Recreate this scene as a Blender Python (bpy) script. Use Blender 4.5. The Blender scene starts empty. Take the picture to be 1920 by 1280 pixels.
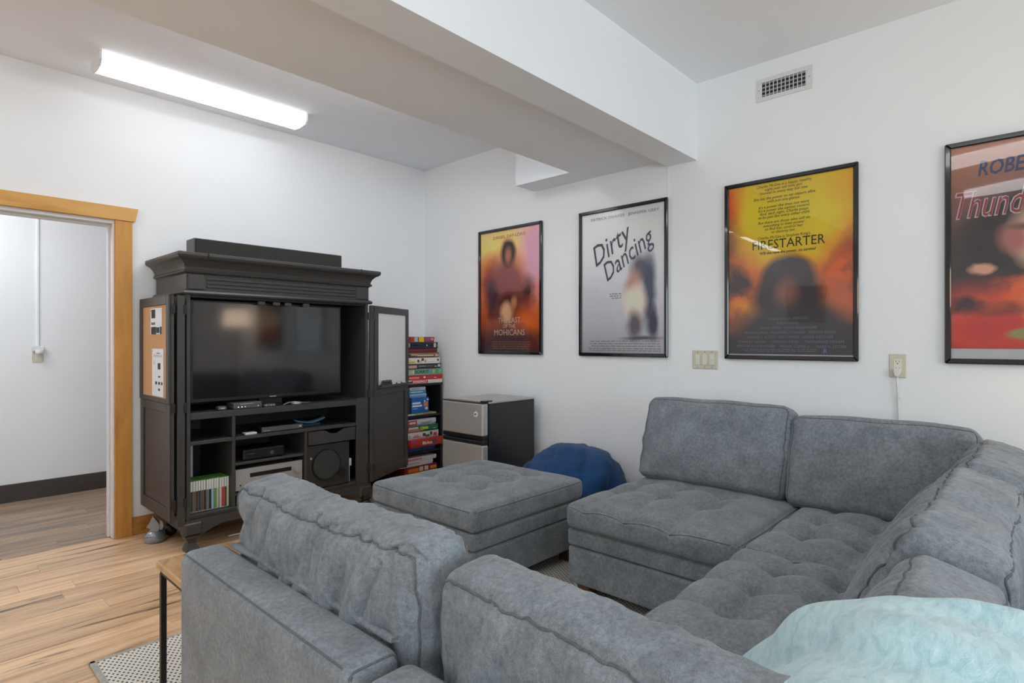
import bpy, bmesh, math, random
from mathutils import Vector, Matrix, noise, Euler

random.seed(7)
SC = bpy.context.scene
COL = SC.collection
PI = math.pi

# ---------------------------------------------------------------- camera
cam_d = bpy.data.cameras.new('camera')
cam = bpy.data.objects.new('camera', cam_d)
COL.objects.link(cam)
cam.location = (0, 0, 1.25)
cam.rotation_euler = (PI / 2, 0, -math.radians(47.2))
cam_d.sensor_width = 36.0
cam_d.lens = 1076.0 / 1920.0 * 36.0
cam_d.clip_start = 0.02
SC.camera = cam

# ---------------------------------------------------------------- world, exposure
w = bpy.data.worlds.new('world')
SC.world = w
w.use_nodes = True
w.node_tree.nodes['Background'].inputs[0].default_value = (0.8, 0.85, 0.9, 1)
w.node_tree.nodes['Background'].inputs[1].default_value = 0.15
SC.view_settings.view_transform = 'Standard'
SC.view_settings.look = 'None'
SC.view_settings.exposure = 0.13
SC.view_settings.gamma = 1.0
SC.view_settings.use_curve_mapping = False
SC.cycles.diffuse_bounces = 6
SC.cycles.max_bounces = 9
LAMP_NEAR = 7.2          # emission of the fluorescent lenses over the sofa end
LAMP_FAR = 1.8            # emission of the lens above the armoire, kept low against a wall hot spot
# daylight entering by the two windows behind the camera
def daylight(name, loc, rot, sx, sy, power, col=(0.93, 0.97, 1.0)):
    ld = bpy.data.lights.new(name, 'AREA'); ld.shape = 'RECTANGLE'; ld.size = sx; ld.size_y = sy; ld.energy = power; ld.color = col
    o = bpy.data.objects.new(name, ld); COL.objects.link(o); o.location = loc; o.rotation_euler = rot
    return o
daylight('daylight_front', (0.4, -3.62, 1.55), (math.radians(90), 0, 0), 2.4, 1.3, 95)
daylight('daylight_left', (-3.42, -1.6, 1.55), (math.radians(90), 0, math.radians(-90)), 2.0, 1.3, 65)

# ---------------------------------------------------------------- geometry constants (metres)
XR = 3.44                 # poster wall
YB = 4.32                 # television wall
XL, YN = -3.2, -3.4       # walls behind the camera
ZC = 2.87                 # ceiling
HALL_Y = 5.9

# ================================================================ materials
MATS = {}
def newmat(name):
    m = bpy.data.materials.new(name)
    m.use_nodes = True
    nt = m.node_tree
    b = nt.nodes['Principled BSDF']
    return m, nt, b
def rgba(c):
    return (c[0], c[1], c[2], 1)
def srgb(r, g, b):
    def f(x):
        x /= 255.0
        return x / 12.92 if x <= 0.04045 else ((x + 0.055) / 1.055) ** 2.4
    return (f(r), f(g), f(b))
def plain(name, c, rough=0.5, metal=0.0, coat=0.0, spec=0.5):
    if name in MATS: return MATS[name]
    m, nt, b = newmat(name)
    b.inputs['Base Color'].default_value = rgba(c)
    b.inputs['Roughness'].default_value = rough
    b.inputs['Metallic'].default_value = metal
    b.inputs['Coat Weight'].default_value = coat
    b.inputs['Specular IOR Level'].default_value = spec
    # slight procedural variation so that no surface is perfectly flat
    tc = nt.nodes.new('ShaderNodeTexCoord')
    n = nt.nodes.new('ShaderNodeTexNoise'); n.inputs['Scale'].default_value = 60
    n.inputs['Detail'].default_value = 2
    nt.links.new(tc.outputs['Object'], n.inputs['Vector'])
    mr = nt.nodes.new('ShaderNodeMapRange')
    mr.inputs['To Min'].default_value = max(0.02, rough - 0.04)
    mr.inputs['To Max'].default_value = min(1.0, rough + 0.04)
    nt.links.new(n.outputs['Fac'], mr.inputs['Value'])
    nt.links.new(mr.outputs['Result'], b.inputs['Roughness'])
    MATS[name] = m
    return m
def emis(name, c, s):
    if name in MATS: return MATS[name]
    m, nt, b = newmat(name)
    b.inputs['Base Color'].default_value = rgba((0.8, 0.8, 0.8))
    b.inputs['Emission Color'].default_value = rgba(c)
    b.inputs['Emission Strength'].default_value = s
    MATS[name] = m
    return m
def N(nt, t, **kw):
    n = nt.nodes.new(t)
    for k, v in kw.items():
        if k in n.inputs: n.inputs[k].default_value = v
        else: setattr(n, k, v)
    return n
def ramp(nt, stops):
    r = nt.nodes.new('ShaderNodeValToRGB')
    els = r.color_ramp.elements
    els[0].position, els[0].color = stops[0][0], rgba(stops[0][1])
    els[1].position, els[1].color = stops[-1][0], rgba(stops[-1][1])
    for p, c in stops[1:-1]:
        e = els.new(p); e.color = rgba(c)
    return r
def mixc(nt, fac, a, b, blend='MIX'):
    m = nt.nodes.new('ShaderNodeMix'); m.data_type = 'RGBA'; m.blend_type = blend
    for sock, v in ((0, fac), (6, a), (7, b)):
        if isinstance(v, (int, float)): m.inputs[sock].default_value = v
        elif isinstance(v, tuple): m.inputs[sock].default_value = rgba(v)
        else: nt.links.new(v, m.inputs[sock])
    return m.outputs[2]
def bump(nt, b, h, strength, dist=0.002):
    bp = N(nt, 'ShaderNodeBump', Strength=strength, Distance=dist)
    nt.links.new(h, bp.inputs['Height'])
    nt.links.new(bp.outputs['Normal'], b.inputs['Normal'])

def paint(name, c, rough=0.75):
    m, nt, b = newmat(name)
    tc = N(nt, 'ShaderNodeTexCoord')
    n1 = N(nt, 'ShaderNodeTexNoise', Scale=1.7, Detail=3.0)
    nt.links.new(tc.outputs['Object'], n1.inputs['Vector'])
    col = mixc(nt, n1.outputs['Fac'], tuple(x * 0.975 for x in c), tuple(min(1, x * 1.02) for x in c))
    nt.links.new(col, b.inputs['Base Color'])
    b.inputs['Roughness'].default_value = rough
    n2 = N(nt, 'ShaderNodeTexNoise', Scale=220.0, Detail=2.0)
    nt.links.new(tc.outputs['Object'], n2.inputs['Vector'])
    bump(nt, b, n2.outputs['Fac'], 0.12, 0.001)
    MATS[name] = m
    return m
M_WALL = paint('wall_paint', (0.875, 0.88, 0.885))
M_CEIL = paint('ceiling_paint', (0.88, 0.91, 0.95), 0.85)
M_BEAM = paint('beam_paint', (0.86, 0.89, 0.925), 0.8)

def wood(name, stops, scale=(1.5, 18, 18), rough=0.4, streak=None, random_plank=False, axis_random=37.0, streak_lo=0.56, hue_var=0.12):
    m, nt, b = newmat(name)
    tc = N(nt, 'ShaderNodeTexCoord')
    vec = tc.outputs['Object']
    if random_plank:
        oi = N(nt, 'ShaderNodeObjectInfo')
        mul = N(nt, 'ShaderNodeVectorMath', operation='MULTIPLY_ADD')
        mul.inputs[1].default_value = (axis_random, axis_random * 0.7, axis_random * 1.3)
        nt.links.new(oi.outputs['Random'], mul.inputs[0])
        nt.links.new(vec, mul.inputs[2])
        vec = mul.outputs[0]
    mp = N(nt, 'ShaderNodeMapping'); mp.inputs['Scale'].default_value = scale
    nt.links.new(vec, mp.inputs['Vector'])
    n1 = N(nt, 'ShaderNodeTexNoise', Scale=1.6, Detail=6.0, Roughness=0.62, Distortion=0.6)
    nt.links.new(mp.outputs['Vector'], n1.inputs['Vector'])
    r = ramp(nt, stops)
    nt.links.new(n1.outputs['Fac'], r.inputs['Fac'])
    col = r.outputs['Color']
    if streak:
        mp2 = N(nt, 'ShaderNodeMapping'); mp2.inputs['Scale'].default_value = (scale[0] * 0.75, scale[1] * 0.62, scale[2] * 0.62)
        mp2.inputs['Location'].default_value = (3.1, 7.7, 1.3)
        nt.links.new(vec, mp2.inputs['Vector'])
        n2 = N(nt, 'ShaderNodeTexNoise', Scale=1.4, Detail=4.0, Roughness=0.6, Distortion=1.4)
        nt.links.new(mp2.outputs['Vector'], n2.inputs['Vector'])
        mr = N(nt, 'ShaderNodeMapRange'); mr.inputs['From Min'].default_value = streak_lo; mr.inputs['From Max'].default_value = streak_lo + 0.13
        nt.links.new(n2.outputs['Fac'], mr.inputs['Value'])
        col = mixc(nt, mr.outputs['Result'], col, streak)
    if random_plank:
        hsv = N(nt, 'ShaderNodeHueSaturation')
        mr2 = N(nt, 'ShaderNodeMapRange'); mr2.inputs['To Min'].default_value = 1 - hue_var; mr2.inputs['To Max'].default_value = 1 + hue_var
        nt.links.new(oi.outputs['Random'], mr2.inputs['Value'])
        nt.links.new(mr2.outputs['Result'], hsv.inputs['Value'])
        nt.links.new(col, hsv.inputs['Color'])
        col = hsv.outputs['Color']
    nt.links.new(col, b.inputs['Base Color'])
    b.inputs['Roughness'].default_value = rough
    bump(nt, b, n1.outputs['Fac'], 0.08, 0.001)
    MATS[name] = m
    return m
M_FLOOR = wood('hickory_plank', [(0.22, srgb(146, 104, 72)), (0.38, srgb(204, 162, 122)), (0.55, srgb(232, 196, 156)), (0.68, srgb(216, 168, 122)), (0.82, srgb(170, 116, 76))],
               (1.0, 15, 5), 0.30, srgb(78, 56, 46), True, streak_lo=0.575, hue_var=0.14)
M_HALLFLOOR = wood('hall_plank', [(0.25, srgb(122, 102, 88)), (0.5, srgb(160, 134, 112)), (0.75, srgb(186, 154, 124))],
               (0.9, 9, 4), 0.42, srgb(126, 114, 106), True, streak_lo=0.5, hue_var=0.10)
M_TRIM = wood('golden_fir_trim', [(0.3, srgb(182, 122, 50)), (0.55, srgb(208, 148, 68)), (0.8, srgb(220, 166, 88))], (6, 6, 1.2), 0.35)
M_TRIMH = wood('golden_fir_header', [(0.3, srgb(192, 134, 58)), (0.55, srgb(214, 160, 82)), (0.8, srgb(222, 172, 98))], (1.2, 8, 8), 0.35)
M_BASEW = wood('golden_baseboard', [(0.3, srgb(150, 96, 40)), (0.55, srgb(190, 134, 66)), (0.8, srgb(206, 156, 90))], (2, 10, 10), 0.35, srgb(80, 48, 24), streak_lo=0.62)
M_TABLE = wood('acacia_top', [(0.3, srgb(140, 98, 58)), (0.55, srgb(196, 156, 110)), (0.8, srgb(212, 178, 134))], (9, 2, 6), 0.32, srgb(96, 66, 40))
M_LEG = wood('walnut_leg', [(0.3, srgb(66, 40, 20)), (0.7, srgb(104, 66, 36))], (8, 8, 2), 0.4)

def black_paint(name, c, rough):
    m, nt, b = newmat(name)
    tc = N(nt, 'ShaderNodeTexCoord')
    mp = N(nt, 'ShaderNodeMapping'); mp.inputs['Scale'].default_value = (4, 4, 40)
    nt.links.new(tc.outputs['Object'], mp.inputs['Vector'])
    n = N(nt, 'ShaderNodeTexNoise', Scale=4.0, Detail=4.0)
    nt.links.new(mp.outputs['Vector'], n.inputs['Vector'])
    nt.links.new(mixc(nt, n.outputs['Fac'], tuple(x * 0.8 for x in c), tuple(x * 1.25 for x in c)), b.inputs['Base Color'])
    b.inputs['Roughness'].default_value = rough
    bump(nt, b, n.outputs['Fac'], 0.05, 0.001)
    MATS[name] = m
    return m
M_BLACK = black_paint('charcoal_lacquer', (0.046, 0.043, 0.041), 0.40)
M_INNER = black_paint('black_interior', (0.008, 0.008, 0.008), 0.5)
M_SHELFBLK = black_paint('black_bookcase', (0.012, 0.012, 0.013), 0.5)

def fabric(name, c, c2, fine=900.0, sheen=0.35, rough=0.9):
    m, nt, b = newmat(name)
    tc = N(nt, 'ShaderNodeTexCoord')
    n1 = N(nt, 'ShaderNodeTexNoise', Scale=9.0, Detail=6.0, Roughness=0.65)
    n2 = N(nt, 'ShaderNodeTexNoise', Scale=fine, Detail=3.0, Roughness=0.8)
    n3 = N(nt, 'ShaderNodeTexNoise', Scale=fine / 5.0, Detail=4.0, Roughness=0.7)
    for n in (n1, n2, n3): nt.links.new(tc.outputs['Object'], n.inputs['Vector'])
    r = ramp(nt, [(0.3, c), (0.7, c2)])
    nt.links.new(n1.outputs['Fac'], r.inputs['Fac'])
    r2 = ramp(nt, [(0.31, (0.46, 0.46, 0.46)), (0.69, (1.48, 1.48, 1.48))])
    ad = N(nt, 'ShaderNodeMath', operation='MULTIPLY_ADD'); ad.inputs[1].default_value = 0.5
    hv = N(nt, 'ShaderNodeMath', operation='MULTIPLY'); hv.inputs[1].default_value = 0.5
    nt.links.new(n3.outputs['Fac'], hv.inputs[0])
    nt.links.new(n2.outputs['Fac'], ad.inputs[0]); nt.links.new(hv.outputs[0], ad.inputs[2])
    nt.links.new(ad.outputs[0], r2.inputs['Fac'])
    nt.links.new(mixc(nt, 1.0, r.outputs['Color'], r2.outputs['Color'], 'MULTIPLY'), b.inputs['Base Color'])
    b.inputs['Roughness'].default_value = rough
    b.inputs['Sheen Weight'].default_value = sheen
    b.inputs['Sheen Roughness'].default_value = 0.5
    b.inputs['Specular IOR Level'].default_value = 0.15
    bump(nt, b, n2.outputs['Fac'], 0.25, 0.0015)
    MATS[name] = m
    return m
M_SOFA = fabric('grey_suede', srgb(108, 114, 120), srgb(136, 142, 148), 420.0, 0.22)
M_SEAM = fabric('grey_seam', srgb(88, 93, 98), srgb(104, 109, 114), 600.0, 0.1)
M_NAVY = fabric('navy_cotton', srgb(28, 62, 104), srgb(38, 76, 122), 700.0, 0.12, 0.8)

def plush():
    m, nt, b = newmat('teal_plush')
    tc = N(nt, 'ShaderNodeTexCoord')
    mp = N(nt, 'ShaderNodeMapping'); mp.inputs['Scale'].default_value = (10, 34, 34); mp.inputs['Rotation'].default_value = (0.3, 0.2, 0.7)
    nt.links.new(tc.outputs['Object'], mp.inputs['Vector'])
    n1 = N(nt, 'ShaderNodeTexNoise', Scale=1.6, Detail=6.0, Roughness=0.68, Distortion=1.0)
    nt.links.new(mp.outputs['Vector'], n1.inputs['Vector'])
    n2 = N(nt, 'ShaderNodeTexNoise', Scale=520.0, Detail=3.0)
    nt.links.new(tc.outputs['Object'], n2.inputs['Vector'])
    r = ramp(nt, [(0.25, srgb(140, 178, 186)), (0.5, srgb(176, 208, 213)), (0.75, srgb(204, 226, 229))])
    nt.links.new(n1.outputs['Fac'], r.inputs['Fac'])
    nt.links.new(r.outputs['Color'], b.inputs['Base Color'])
    b.inputs['Roughness'].default_value = 0.95
    b.inputs['Sheen Weight'].default_value = 0.6
    b.inputs['Sheen Roughness'].default_value = 0.4
    b.inputs['Specular IOR Level'].default_value = 0.1
    ad = N(nt, 'ShaderNodeMath', operation='MULTIPLY_ADD'); ad.inputs[1].default_value = 0.35
    nt.links.new(n2.outputs['Fac'], ad.inputs[0]); nt.links.new(n1.outputs['Fac'], ad.inputs[2])
    bump(nt, b, ad.outputs[0], 0.6, 0.006)
    return m
M_PLUSH = plush()

def rugmat():
    m, nt, b = newmat('woven_rug')
    tc = N(nt, 'ShaderNodeTexCoord')
    sep = N(nt, 'ShaderNodeSeparateXYZ')
    nt.links.new(tc.outputs['Object'], sep.inputs[0])
    def math_(op, a, bb=None, c=None):
        n = N(nt, 'ShaderNodeMath', operation=op)
        for i, v in enumerate((a, bb, c)):
            if v is None: continue
            if isinstance(v, (int, float)): n.inputs[i].default_value = v
            else: nt.links.new(v, n.inputs[i])
        return n.outputs[0]
    # rows along X, 17 mm apart; little dark dashes alternate
    yy = math_('MULTIPLY', sep.outputs['Y'], 1 / 0.0165)
    row = math_('FLOOR', yy)
    fy = math_('SUBTRACT', yy, row)
    odd = math_('MODULO', row, 2.0)
    xx = math_('MULTIPLY_ADD', odd, 0.5, math_('MULTIPLY', sep.outputs['X'], 1 / 0.020))
    fx = math_('FRACT', xx)
    dx = math_('ABSOLUTE', math_('SUBTRACT', fx, 0.5))
    dy = math_('ABSOLUTE', math_('SUBTRACT', fy, 0.5))
    e = math_('ADD', math_('POWER', math_('MULTIPLY', dx, 1 / 0.20), 2.0), math_('POWER', math_('MULTIPLY', dy, 1 / 0.30), 2.0))
    dot = math_('LESS_THAN', e, 1.0)
    n1 = N(nt, 'ShaderNodeTexNoise', Scale=300.0, Detail=2.0)
    nt.links.new(tc.outputs['Object'], n1.inputs['Vector'])
    base = mixc(nt, n1.outputs['Fac'], srgb(206, 200, 188), srgb(242, 238, 228))
    nt.links.new(mixc(nt, dot, base, srgb(74, 70, 66)), b.inputs['Base Color'])
    b.inputs['Roughness'].default_value = 0.95
    h = math_('SUBTRACT', n1.outputs['Fac'], dot)
    bump(nt, b, h, 0.5, 0.004)
    return m
M_RUG = rugmat()
M_RUGEDGE = fabric('rug_binding', srgb(170, 166, 156), srgb(190, 186, 176), 500.0, 0.1)

def steel():
    m, nt, b = newmat('brushed_steel')
    tc = N(nt, 'ShaderNodeTexCoord')
    mp = N(nt, 'ShaderNodeMapping'); mp.inputs['Scale'].default_value = (1, 1, 160)
    nt.links.new(tc.outputs['Object'], mp.inputs['Vector'])
    n = N(nt, 'ShaderNodeTexNoise', Scale=6.0, Detail=3.0)
    nt.links.new(mp.outputs['Vector'], n.inputs['Vector'])
    nt.links.new(mixc(nt, n.outputs['Fac'], (0.50, 0.475, 0.45), (0.60, 0.575, 0.54)), b.inputs['Base Color'])
    b.inputs['Metallic'].default_value = 0.55
    b.inputs['Roughness'].default_value = 0.40
    return m
M_STEEL = steel()
M_FRIDGE = plain('black_enamel', (0.022, 0.022, 0.024), 0.22)
M_FRIDGETOP = plain('fridge_top_grey', (0.42, 0.40, 0.38), 0.4)
M_PLASTIC = plain('black_plastic', (0.012, 0.012, 0.012), 0.35)
M_GREYPL = plain('grey_plastic', (0.09, 0.09, 0.095), 0.4)
M_SILVER = plain('silver_plastic', (0.42, 0.41, 0.40), 0.38, 0.3)
M_CHROME = plain('chrome', (0.7, 0.7, 0.7), 0.15, 1.0)
M_WHITE = plain('white_plastic', (0.72, 0.72, 0.71), 0.4)
M_IVORY = plain('ivory_plastic', srgb(208, 202, 182), 0.4)
M_IVORY2 = plain('ivory_rocker', srgb(222, 218, 202), 0.35)
M_PAPER = plain('white_paper', (0.75, 0.76, 0.78), 0.8)
M_INK = plain('black_ink', (0.02, 0.02, 0.022), 0.7)
M_IRON = plain('black_iron', (0.012, 0.01, 0.009), 0.45)
M_BRASS = plain('brass', (0.66, 0.52, 0.25), 0.3, 0.9)
M_FRAME = plain('black_gloss_frame', (0.006, 0.006, 0.008), 0.12, 0.0, 0.5)
M_DARKBASE = plain('dark_vinyl_base', srgb(66, 58, 54), 0.5)
M_CORKPIN = plain('pin', (0.7, 0.65, 0.55), 0.4)
M_WB = plain('whiteboard', (0.82, 0.81, 0.79), 0.3)
M_FIG = plain('silver_grey_plastic', (0.30, 0.32, 0.35), 0.22, 0.35)
def cork():
    m, nt, b = newmat('cork')
    tc = N(nt, 'ShaderNodeTexCoord')
    n = N(nt, 'ShaderNodeTexNoise', Scale=160.0, Detail=4.0)
    nt.links.new(tc.outputs['Object'], n.inputs['Vector'])
    r = ramp(nt, [(0.3, srgb(176, 128, 84)), (0.7, srgb(216, 172, 126))])
    nt.links.new(n.outputs['Fac'], r.inputs['Fac'])
    nt.links.new(r.outputs['Color'], b.inputs['Base Color'])
    b.inputs['Roughness'].default_value = 0.95
    return m
M_CORK = cork()
def screen():
    m, nt, b = newmat('tv_panel')
    tc = N(nt, 'ShaderNodeTexCoord')
    n = N(nt, 'ShaderNodeTexNoise', Scale=2.0)
    nt.links.new(tc.outputs['Object'], n.inputs['Vector'])
    nt.links.new(mixc(nt, n.outputs['Fac'], (0.004, 0.004, 0.005), (0.006, 0.006, 0.007)), b.inputs['Base Color'])
    b.inputs['Roughness'].default_value = 0.085
    b.inputs['Specular IOR Level'].default_value = 0.95
    return m
M_SCREEN = screen()
def glasspane(name, ior=1.45, wav=0.0, tint=(1, 1, 1)):
    m = bpy.data.materials.new(name); m.use_nodes = True
    nt = m.node_tree
    for n in list(nt.nodes): nt.nodes.remove(n)
    out = N(nt, 'ShaderNodeOutputMaterial')
    tr = N(nt, 'ShaderNodeBsdfTransparent'); tr.inputs[0].default_value = rgba(tint)
    gl = N(nt, 'ShaderNodeBsdfGlossy'); gl.inputs['Roughness'].default_value = 0.015
    fr = N(nt, 'ShaderNodeFresnel', IOR=ior)
    mx = N(nt, 'ShaderNodeMixShader')
    nt.links.new(fr.outputs[0], mx.inputs[0]); nt.links.new(tr.outputs[0], mx.inputs[1]); nt.links.new(gl.outputs[0], mx.inputs[2])
    nt.links.new(mx.outputs[0], out.inputs['Surface'])
    if wav:
        tc = N(nt, 'ShaderNodeTexCoord')
        n = N(nt, 'ShaderNodeTexNoise', Scale=2.2, Detail=0.0)
        nt.links.new(tc.outputs['Object'], n.inputs['Vector'])
        bp = N(nt, 'ShaderNodeBump', Strength=wav, Distance=0.02)
        nt.links.new(n.outputs['Fac'], bp.inputs['Height'])
        nt.links.new(bp.outputs['Normal'], gl.inputs['Normal'])
    MATS[name] = m
    return m
M_PANE = glasspane('acrylic_pane', 1.5, 0.25)
M_BIN = glasspane('clear_plastic', 1.45, 0.0, (0.86, 0.93, 0.96))

# ================================================================ builders
def thing(name, label, cat, loc=(0, 0, 0), rot=(0, 0, 0), group=None, kind=None):
    o = bpy.data.objects.new(name, None)
    o.empty_display_size = 0.05
    COL.objects.link(o)
    o.location = loc; o.rotation_euler = rot
    tag(o, label, cat, group, kind)
    return o
def tag(o, label=None, cat=None, group=None, kind=None):
    if label: o['label'] = label
    if cat: o['category'] = cat
    if group: o['group'] = group
    if kind: o['kind'] = kind
    return o
def root_matrix(p):
    m = Matrix.Identity(4)
    while p is not None:
        m = (Matrix.Translation(p.location) @ p.rotation_euler.to_matrix().to_4x4()) @ m
        p = p.parent
    return m
def finish(name, me, mat, parent=None, smooth=False, world=True):
    """link mesh as one object; with world=True the vertices are in world space and are moved into the parent's space"""
    if parent is not None and world:
        me.transform(root_matrix(parent).inverted())
    if mat is not None: me.materials.append(mat)
    if smooth:
        me.polygons.foreach_set('use_smooth', [True] * len(me.polygons))
    o = bpy.data.objects.new(name, me)
    COL.objects.link(o)
    if parent is not None: o.parent = parent
    return o
def bm_obj(name, bm, mat, parent=None, smooth=False, world=True):
    bmesh.ops.recalc_face_normals(bm, faces=bm.faces)
    me = bpy.data.meshes.new(name)
    bm.to_mesh(me); bm.free()
    return finish(name, me, mat, parent, smooth, world)
def pyd(name, v, f, mat, parent=None, smooth=False, world=True):
    me = bpy.data.meshes.new(name)
    me.from_pydata([tuple(p) for p in v], [], f)
    me.update()
    return finish(name, me, mat, parent, smooth, world)
def add_box(bm, lo, hi, bev=0.0, seg=1, M=None):
    b2 = bmesh.new()
    vs = [b2.verts.new((x, y, z)) for x in (lo[0], hi[0]) for y in (lo[1], hi[1]) for z in (lo[2], hi[2])]
    for q in ((0, 1, 3, 2), (4, 6, 7, 5), (0, 4, 5, 1), (2, 3, 7, 6), (0, 2, 6, 4), (1, 5, 7, 3)):
        b2.faces.new([vs[i] for i in q])
    if bev > 0:
        bmesh.ops.bevel(b2, geom=list(b2.edges), offset=bev, segments=seg, affect='EDGES', profile=0.5)
    bmesh.ops.recalc_face_normals(b2, faces=b2.faces)
    mp = {}
    for v in b2.verts:
        p = v.co if M is None else M @ v.co
        mp[v] = bm.verts.new(p)
    for f in b2.faces:
        bm.faces.new([mp[v] for v in f.verts])
    b2.free()
def box(name, lo, hi, mat, parent=None, bev=0.003, seg=1, M=None, world=True, smooth=False):
    bm = bmesh.new()
    add_box(bm, lo, hi, bev, seg, M)
    return bm_obj(name, bm, mat, parent, smooth, world)
def boxes(name, lst, mat, parent=None, bev=0.002, M=None, world=True):
    bm = bmesh.new()
    for lo, hi in lst: add_box(bm, lo, hi, bev, 1, M)
    return bm_obj(name, bm, mat, parent, False, world)
def add_cyl(bm, p0, p1, r0, r1=None, n=20, cap=True):
    r1 = r0 if r1 is None else r1
    p0, p1 = Vector(p0), Vector(p1)
    d = (p1 - p0).normalized()
    a = d.orthogonal().normalized(); b = d.cross(a)
    A, B = [], []
    for i in range(n):
        t = 2 * PI * i / n
        q = a * math.cos(t) + b * math.sin(t)
        A.append(bm.verts.new(p0 + q * r0)); B.append(bm.verts.new(p1 + q * r1))
    for i in range(n):
        j = (i + 1) % n
        bm.faces.new((A[i], A[j], B[j], B[i]))
    if cap:
        bm.faces.new(A); bm.faces.new(B)
def cyl(name, p0, p1, r0, mat, parent=None, r1=None, n=20, smooth=False, world=True):
    bm = bmesh.new(); add_cyl(bm, p0, p1, r0, r1, n)
    return bm_obj(name, bm, mat, parent, smooth, world)
def add_tube(V, F, pts, r, n=6, closed=False):
    pts = [Vector(p) for p in pts]
    base = len(V); m = len(pts)
    up = Vector((0.137, 0.291, 0.947))
    for i, p in enumerate(pts):
        q0 = pts[(i - 1) % m] if (closed or i > 0) else p
        q1 = pts[(i + 1) % m] if (closed or i < m - 1) else p
        d = (q1 - q0)
        d = d.normalized() if d.length > 1e-9 else Vector((1, 0, 0))
        a = d.cross(up)
        a = a.normalized() if a.length > 1e-4 else d.orthogonal().normalized()
        b = d.cross(a)
        for k in range(n):
            t = 2 * PI * k / n
            V.append(p + (a * math.cos(t) + b * math.sin(t)) * r)
    for i in range(m if closed else m - 1):
        j = (i + 1) % m
        for k in range(n):
            l = (k + 1) % n
            F.append((base + i * n + k, base + i * n + l, base + j * n + l, base + j * n + k))
    if not closed:
        F.append(tuple(base + k for k in range(n))[::-1])
        F.append(tuple(base + (m - 1) * n + k for k in range(n)))
def tube(name, pts, r, mat, parent=None, n=6, closed=False, world=True):
    V, F = [], []
    add_tube(V, F, pts, r, n, closed)
    return pyd(name, V, F, mat, parent, True, world)
def lathe(name, prof, mat, parent=None, n=28, M=None, world=True):
    V, F = [], []
    for r, z in prof:
        for k in range(n):
            t = 2 * PI * k / n
            p = Vector((r * math.cos(t), r * math.sin(t), z))
            V.append(M @ p if M else p)
    for i in range(len(prof) - 1):
        for k in range(n):
            l = (k + 1) % n
            F.append((i * n + k, i * n + l, (i + 1) * n + l, (i + 1) * n + k))
    F.append(tuple(range(n))[::-1]); F.append(tuple((len(prof) - 1) * n + k for k in range(n)))
    return pyd(name, V, F, mat, parent, True, world)
def prism(name, poly, depth, mat, parent=None, M=None, bev=0.0, world=True):
    """polygon in local XY, extruded along +Z"""
    bm = bmesh.new()
    a = [bm.verts.new((x, y, 0)) for x, y in poly]
    b = [bm.verts.new((x, y, depth)) for x, y in poly]
    n = len(poly)
    bm.faces.new(a[::-1]); bm.faces.new(b)
    for i in range(n):
        j = (i + 1) % n
        bm.faces.new((a[i], a[j], b[j], b[i]))
    if bev:
        bmesh.ops.bevel(bm, geom=list(bm.edges), offset=bev, segments=1, affect='EDGES')
    if M: bm.transform(M)
    return bm_obj(name, bm, mat, parent, False, world)
FONT_CACHE = {}
def text(name, s, mat, parent, M, size, align='CENTER', shear=0.0, bold=0.0, xs=1.0, world=False, width=None, space=1.0):
    cu = bpy.data.curves.new('t', 'FONT')
    cu.body = s; cu.size = size; cu.align_x = align; cu.align_y = 'CENTER'
    cu.shear = shear; cu.offset = bold; cu.resolution_u = 2; cu.extrude = 0.0003; cu.space_character = space
    ob = bpy.data.objects.new('t', cu)
    COL.objects.link(ob)
    dg = bpy.context.evaluated_depsgraph_get()
    me = bpy.data.meshes.new_from_object(ob.evaluated_get(dg))
    bpy.data.objects.remove(ob); bpy.data.curves.remove(cu)
    if width and len(me.vertices):
        w0 = max(v.co.x for v in me.vertices) - min(v.co.x for v in me.vertices)
        xs = width / max(w0, 1e-6)
    me.transform(M @ Matrix.Diagonal((xs, 1, 1, 1)))
    me.name = name
    me.materials.clear()
    return finish(name, me, mat, parent, False, world)

WALLX = Matrix(((0, 0, -1, 0), (-1, 0, 0, 0), (0, 1, 0, 0), (0, 0, 0, 1)))   # local x -> -Y, y -> Z, z -> -X (faces the room from the poster wall)
FACEY = Matrix(((1, 0, 0, 0), (0, 0, -1, 0), (0, 1, 0, 0), (0, 0, 0, 1)))    # local x -> X, y -> Z, z -> -Y
def T(x, y, z): return Matrix.Translation((x, y, z))

# ================================================================ room shell
def struct(o, label=None): o['kind'] = 'structure'; return o
TH = 0.12
# television wall with the doorway
DX1 = 0.957; DX0 = 0.0; DZ = 2.015
wb = bmesh.new()
add_box(wb, (DX1, YB, 0), (XR + TH, YB + TH, ZC))
add_box(wb, (XL - TH, YB, 0), (DX0, YB + TH, ZC))
add_box(wb, (DX0, YB, DZ), (DX1, YB + TH, ZC))
struct(bm_obj('wall_back', wb, M_WALL))
wr = struct(box('wall_right', (XR, YN - TH, 0), (XR + TH, YB, ZC), M_WALL, None, 0))
box('seam_strip', (XR - 0.003, 1.792, 0.0), (XR, 1.798, 2.39), M_WALL, wr, 0.001)
wb = bmesh.new()
for lo, hi in (((XL - TH, YN - TH, 0), (XL, YB, 0.9)), ((XL - TH, YN - TH, 2.2), (XL, YB, ZC)), ((XL - TH, YN - TH, 0.9), (XL, -2.6, 2.2)), ((XL - TH, -0.6, 0.9), (XL, YB, 2.2))):
    add_box(wb, lo, hi)
struct(bm_obj('wall_left', wb, M_WALL))
wb = bmesh.new()
for lo, hi in (((XL, YN - TH, 0), (XR, YN, 0.9)), ((XL, YN - TH, 2.2), (XR, YN, ZC)), ((XL, YN - TH, 0.9), (-0.8, YN, 2.2)), ((1.6, YN - TH, 0.9), (XR, YN, 2.2))):
    add_box(wb, lo, hi)
struct(bm_obj('wall_front', wb, M_WALL))
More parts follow.
